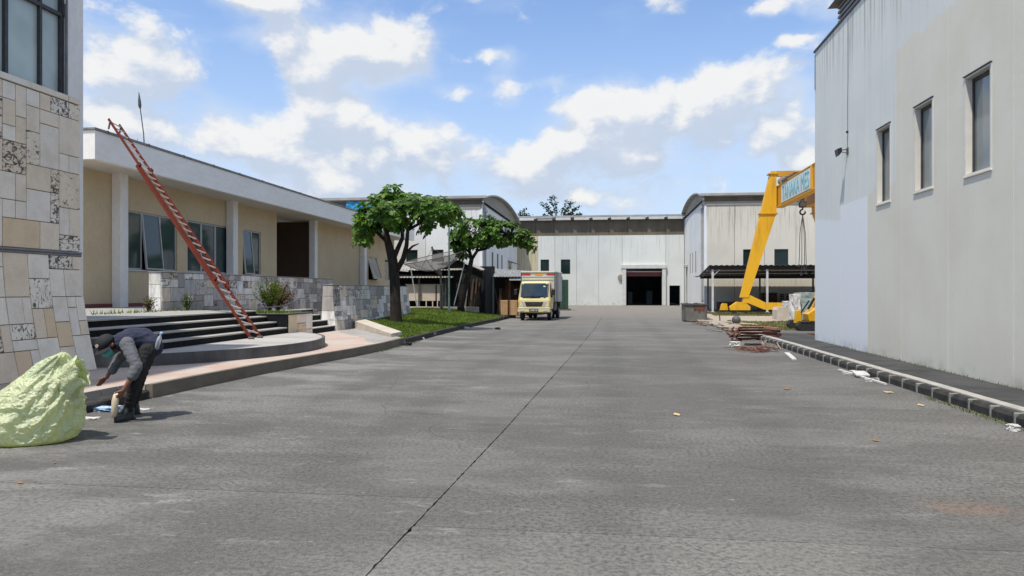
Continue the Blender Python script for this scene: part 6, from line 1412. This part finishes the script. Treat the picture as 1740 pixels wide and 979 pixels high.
def gp_(u, v, z=0):                                   # road point seen at a photo position
    d = 1257*(1.6-z)/(v-494); a = (u-870)/1257; c_, s_ = math.cos(TH), math.sin(TH); return (a*c_-s_)*d, (a*s_+c_)*d
def scrap(u, v, sx, sy, sz, m, lab, name='paper_scrap', cat='scrap', grp=None, seed=None):
    x, y = gp_(u, v); solo(name, lumpy(MB(), (x, y, sz), sx, sy, sz, seed or u, min(sx, sy)*.5, 4), m, lab, cat, (x, y, 0), grp)
x, y = gp_(182, 698); solo('blue_cloth', lumpy(MB(), (x, y, .025), .13, .10, .022, 71, .06, 7), 'blue_cloth', 'pale blue crumpled cloth on the road at the boots of the bending person', 'cloth', (x, y, 0))
for (u, v) in ((640, 592), (627, 596), (600, 602), (612, 600), (793, 559), (715, 577)): scrap(u, v, .10, .09, .035, 'litter_white', 'small white paper scrap lying along the left kerb before the lawn', grp='white scraps along the left kerb')
scrap(692, 587, .12, .1, .04, 'black', 'small black scrap at the grassy kerb corner', 'black_scrap'); scrap(846, 560, .10, .09, .04, 'black', 'small black scrap on the road before the truck', 'black_scrap')
x, y = gp_(1462, 640); solo('foam_sheet', MB().hexa([(x-.14, y-.22, .03), (x+.10, y-.22, .03), (x+.16, y+.22, .06), (x-.08, y+.24, .06)], [(x-.14, y-.22, .055), (x+.10, y-.22, .055), (x+.16, y+.22, .085), (x-.08, y+.24, .085)]), 'litter_white', 'white foam sheet lying by the right kerb stones', 'foam sheet', (x, y, 0))
p, q = gp_(1425, 630), gp_(1505, 655); solo('plastic_strip', MB().bar((*p, .02), (*q, .02), .05, .03), 'litter_white', 'long thin white strip along the foot of the right kerb', 'strip', (*p, 0))
for (u, v) in ((1440, 636), (1478, 648), (1490, 646), (1452, 633)): scrap(u, v, .07, .05, .02, 'litter_white', 'white plastic bit beside the foam sheet at the right kerb', 'plastic_bit', grp='plastic bits at the foam sheet')
scrap(1722, 732, .05, .05, .035, 'litter_white', 'white crumpled paper ball by the right kerb, nearest the camera')
def fallen(u, v, r_, m, lab, ang):
    r_ *= .62
    x, y = gp_(u, v); k = MB(); c_, s_ = math.cos(ang), math.sin(ang)
    q = [(0, -1, .1), (.5, -.4, .35), (.55, .3, .3), (0, 1, .5), (-.5, .35, .15), (-.5, -.4, .25), (0, 0, .08)]
    k.add([(x+(a*c_-b_*s_)*r_, y+(a*s_+b_*c_)*r_, .006+z*r_*.6) for a, b_, z in q], [(6, i, (i+1) % 6) for i in range(6)])
    o = solo('fallen_leaf', k, m, lab, 'leaf', (x, y, 0)); sf = o.modifiers.new('t', 'SOLIDIFY'); sf.thickness = .004
fallen(1510, 668, .13, 'leaf_tan', 'large tan dry leaf on the road near the white strip', 1.2); fallen(1150, 706, .11, 'leaf_tan', 'tan dry leaf alone in the middle of the right lane', .4)
fallen(1337, 662, .12, 'leaf_brown', 'orange brown leaf on the road left of the foam sheet', 2); fallen(1488, 750, .07, 'leaf_brown', 'small brown leaf on the open right lane, nearest to the camera', .8)
fallen(34, 822, .05, 'leaf_brown', 'dark brown leaf on the road at the left picture edge', 1.4); fallen(1565, 690, .10, 'leaf_tan', 'curled yellowish leaf by the weeds of the right kerb', .3); fallen(1675, 606, .01, 'leaf_tan', 'tiny leaf on the pavement', .3) if False else None
fallen(1420, 612, .14, 'leaf_brown', 'brown leaf against the right kerb beside the white board', 2.4); fallen(1392, 607, .12, 'leaf_tan', 'tan leaf on the road between white board and kerb', .9)
fallen(93, 788, .03, 'leaf_brown', 'tiny dark leaf on the road below the sack', .5)
scrap(240, 697, .10, .05, .008, 'litter_white', 'flat white paper on the road right of the boots of the person'); scrap(150, 712, .12, .06, .008, 'litter_white', 'flat white paper on the road between sack and boots')
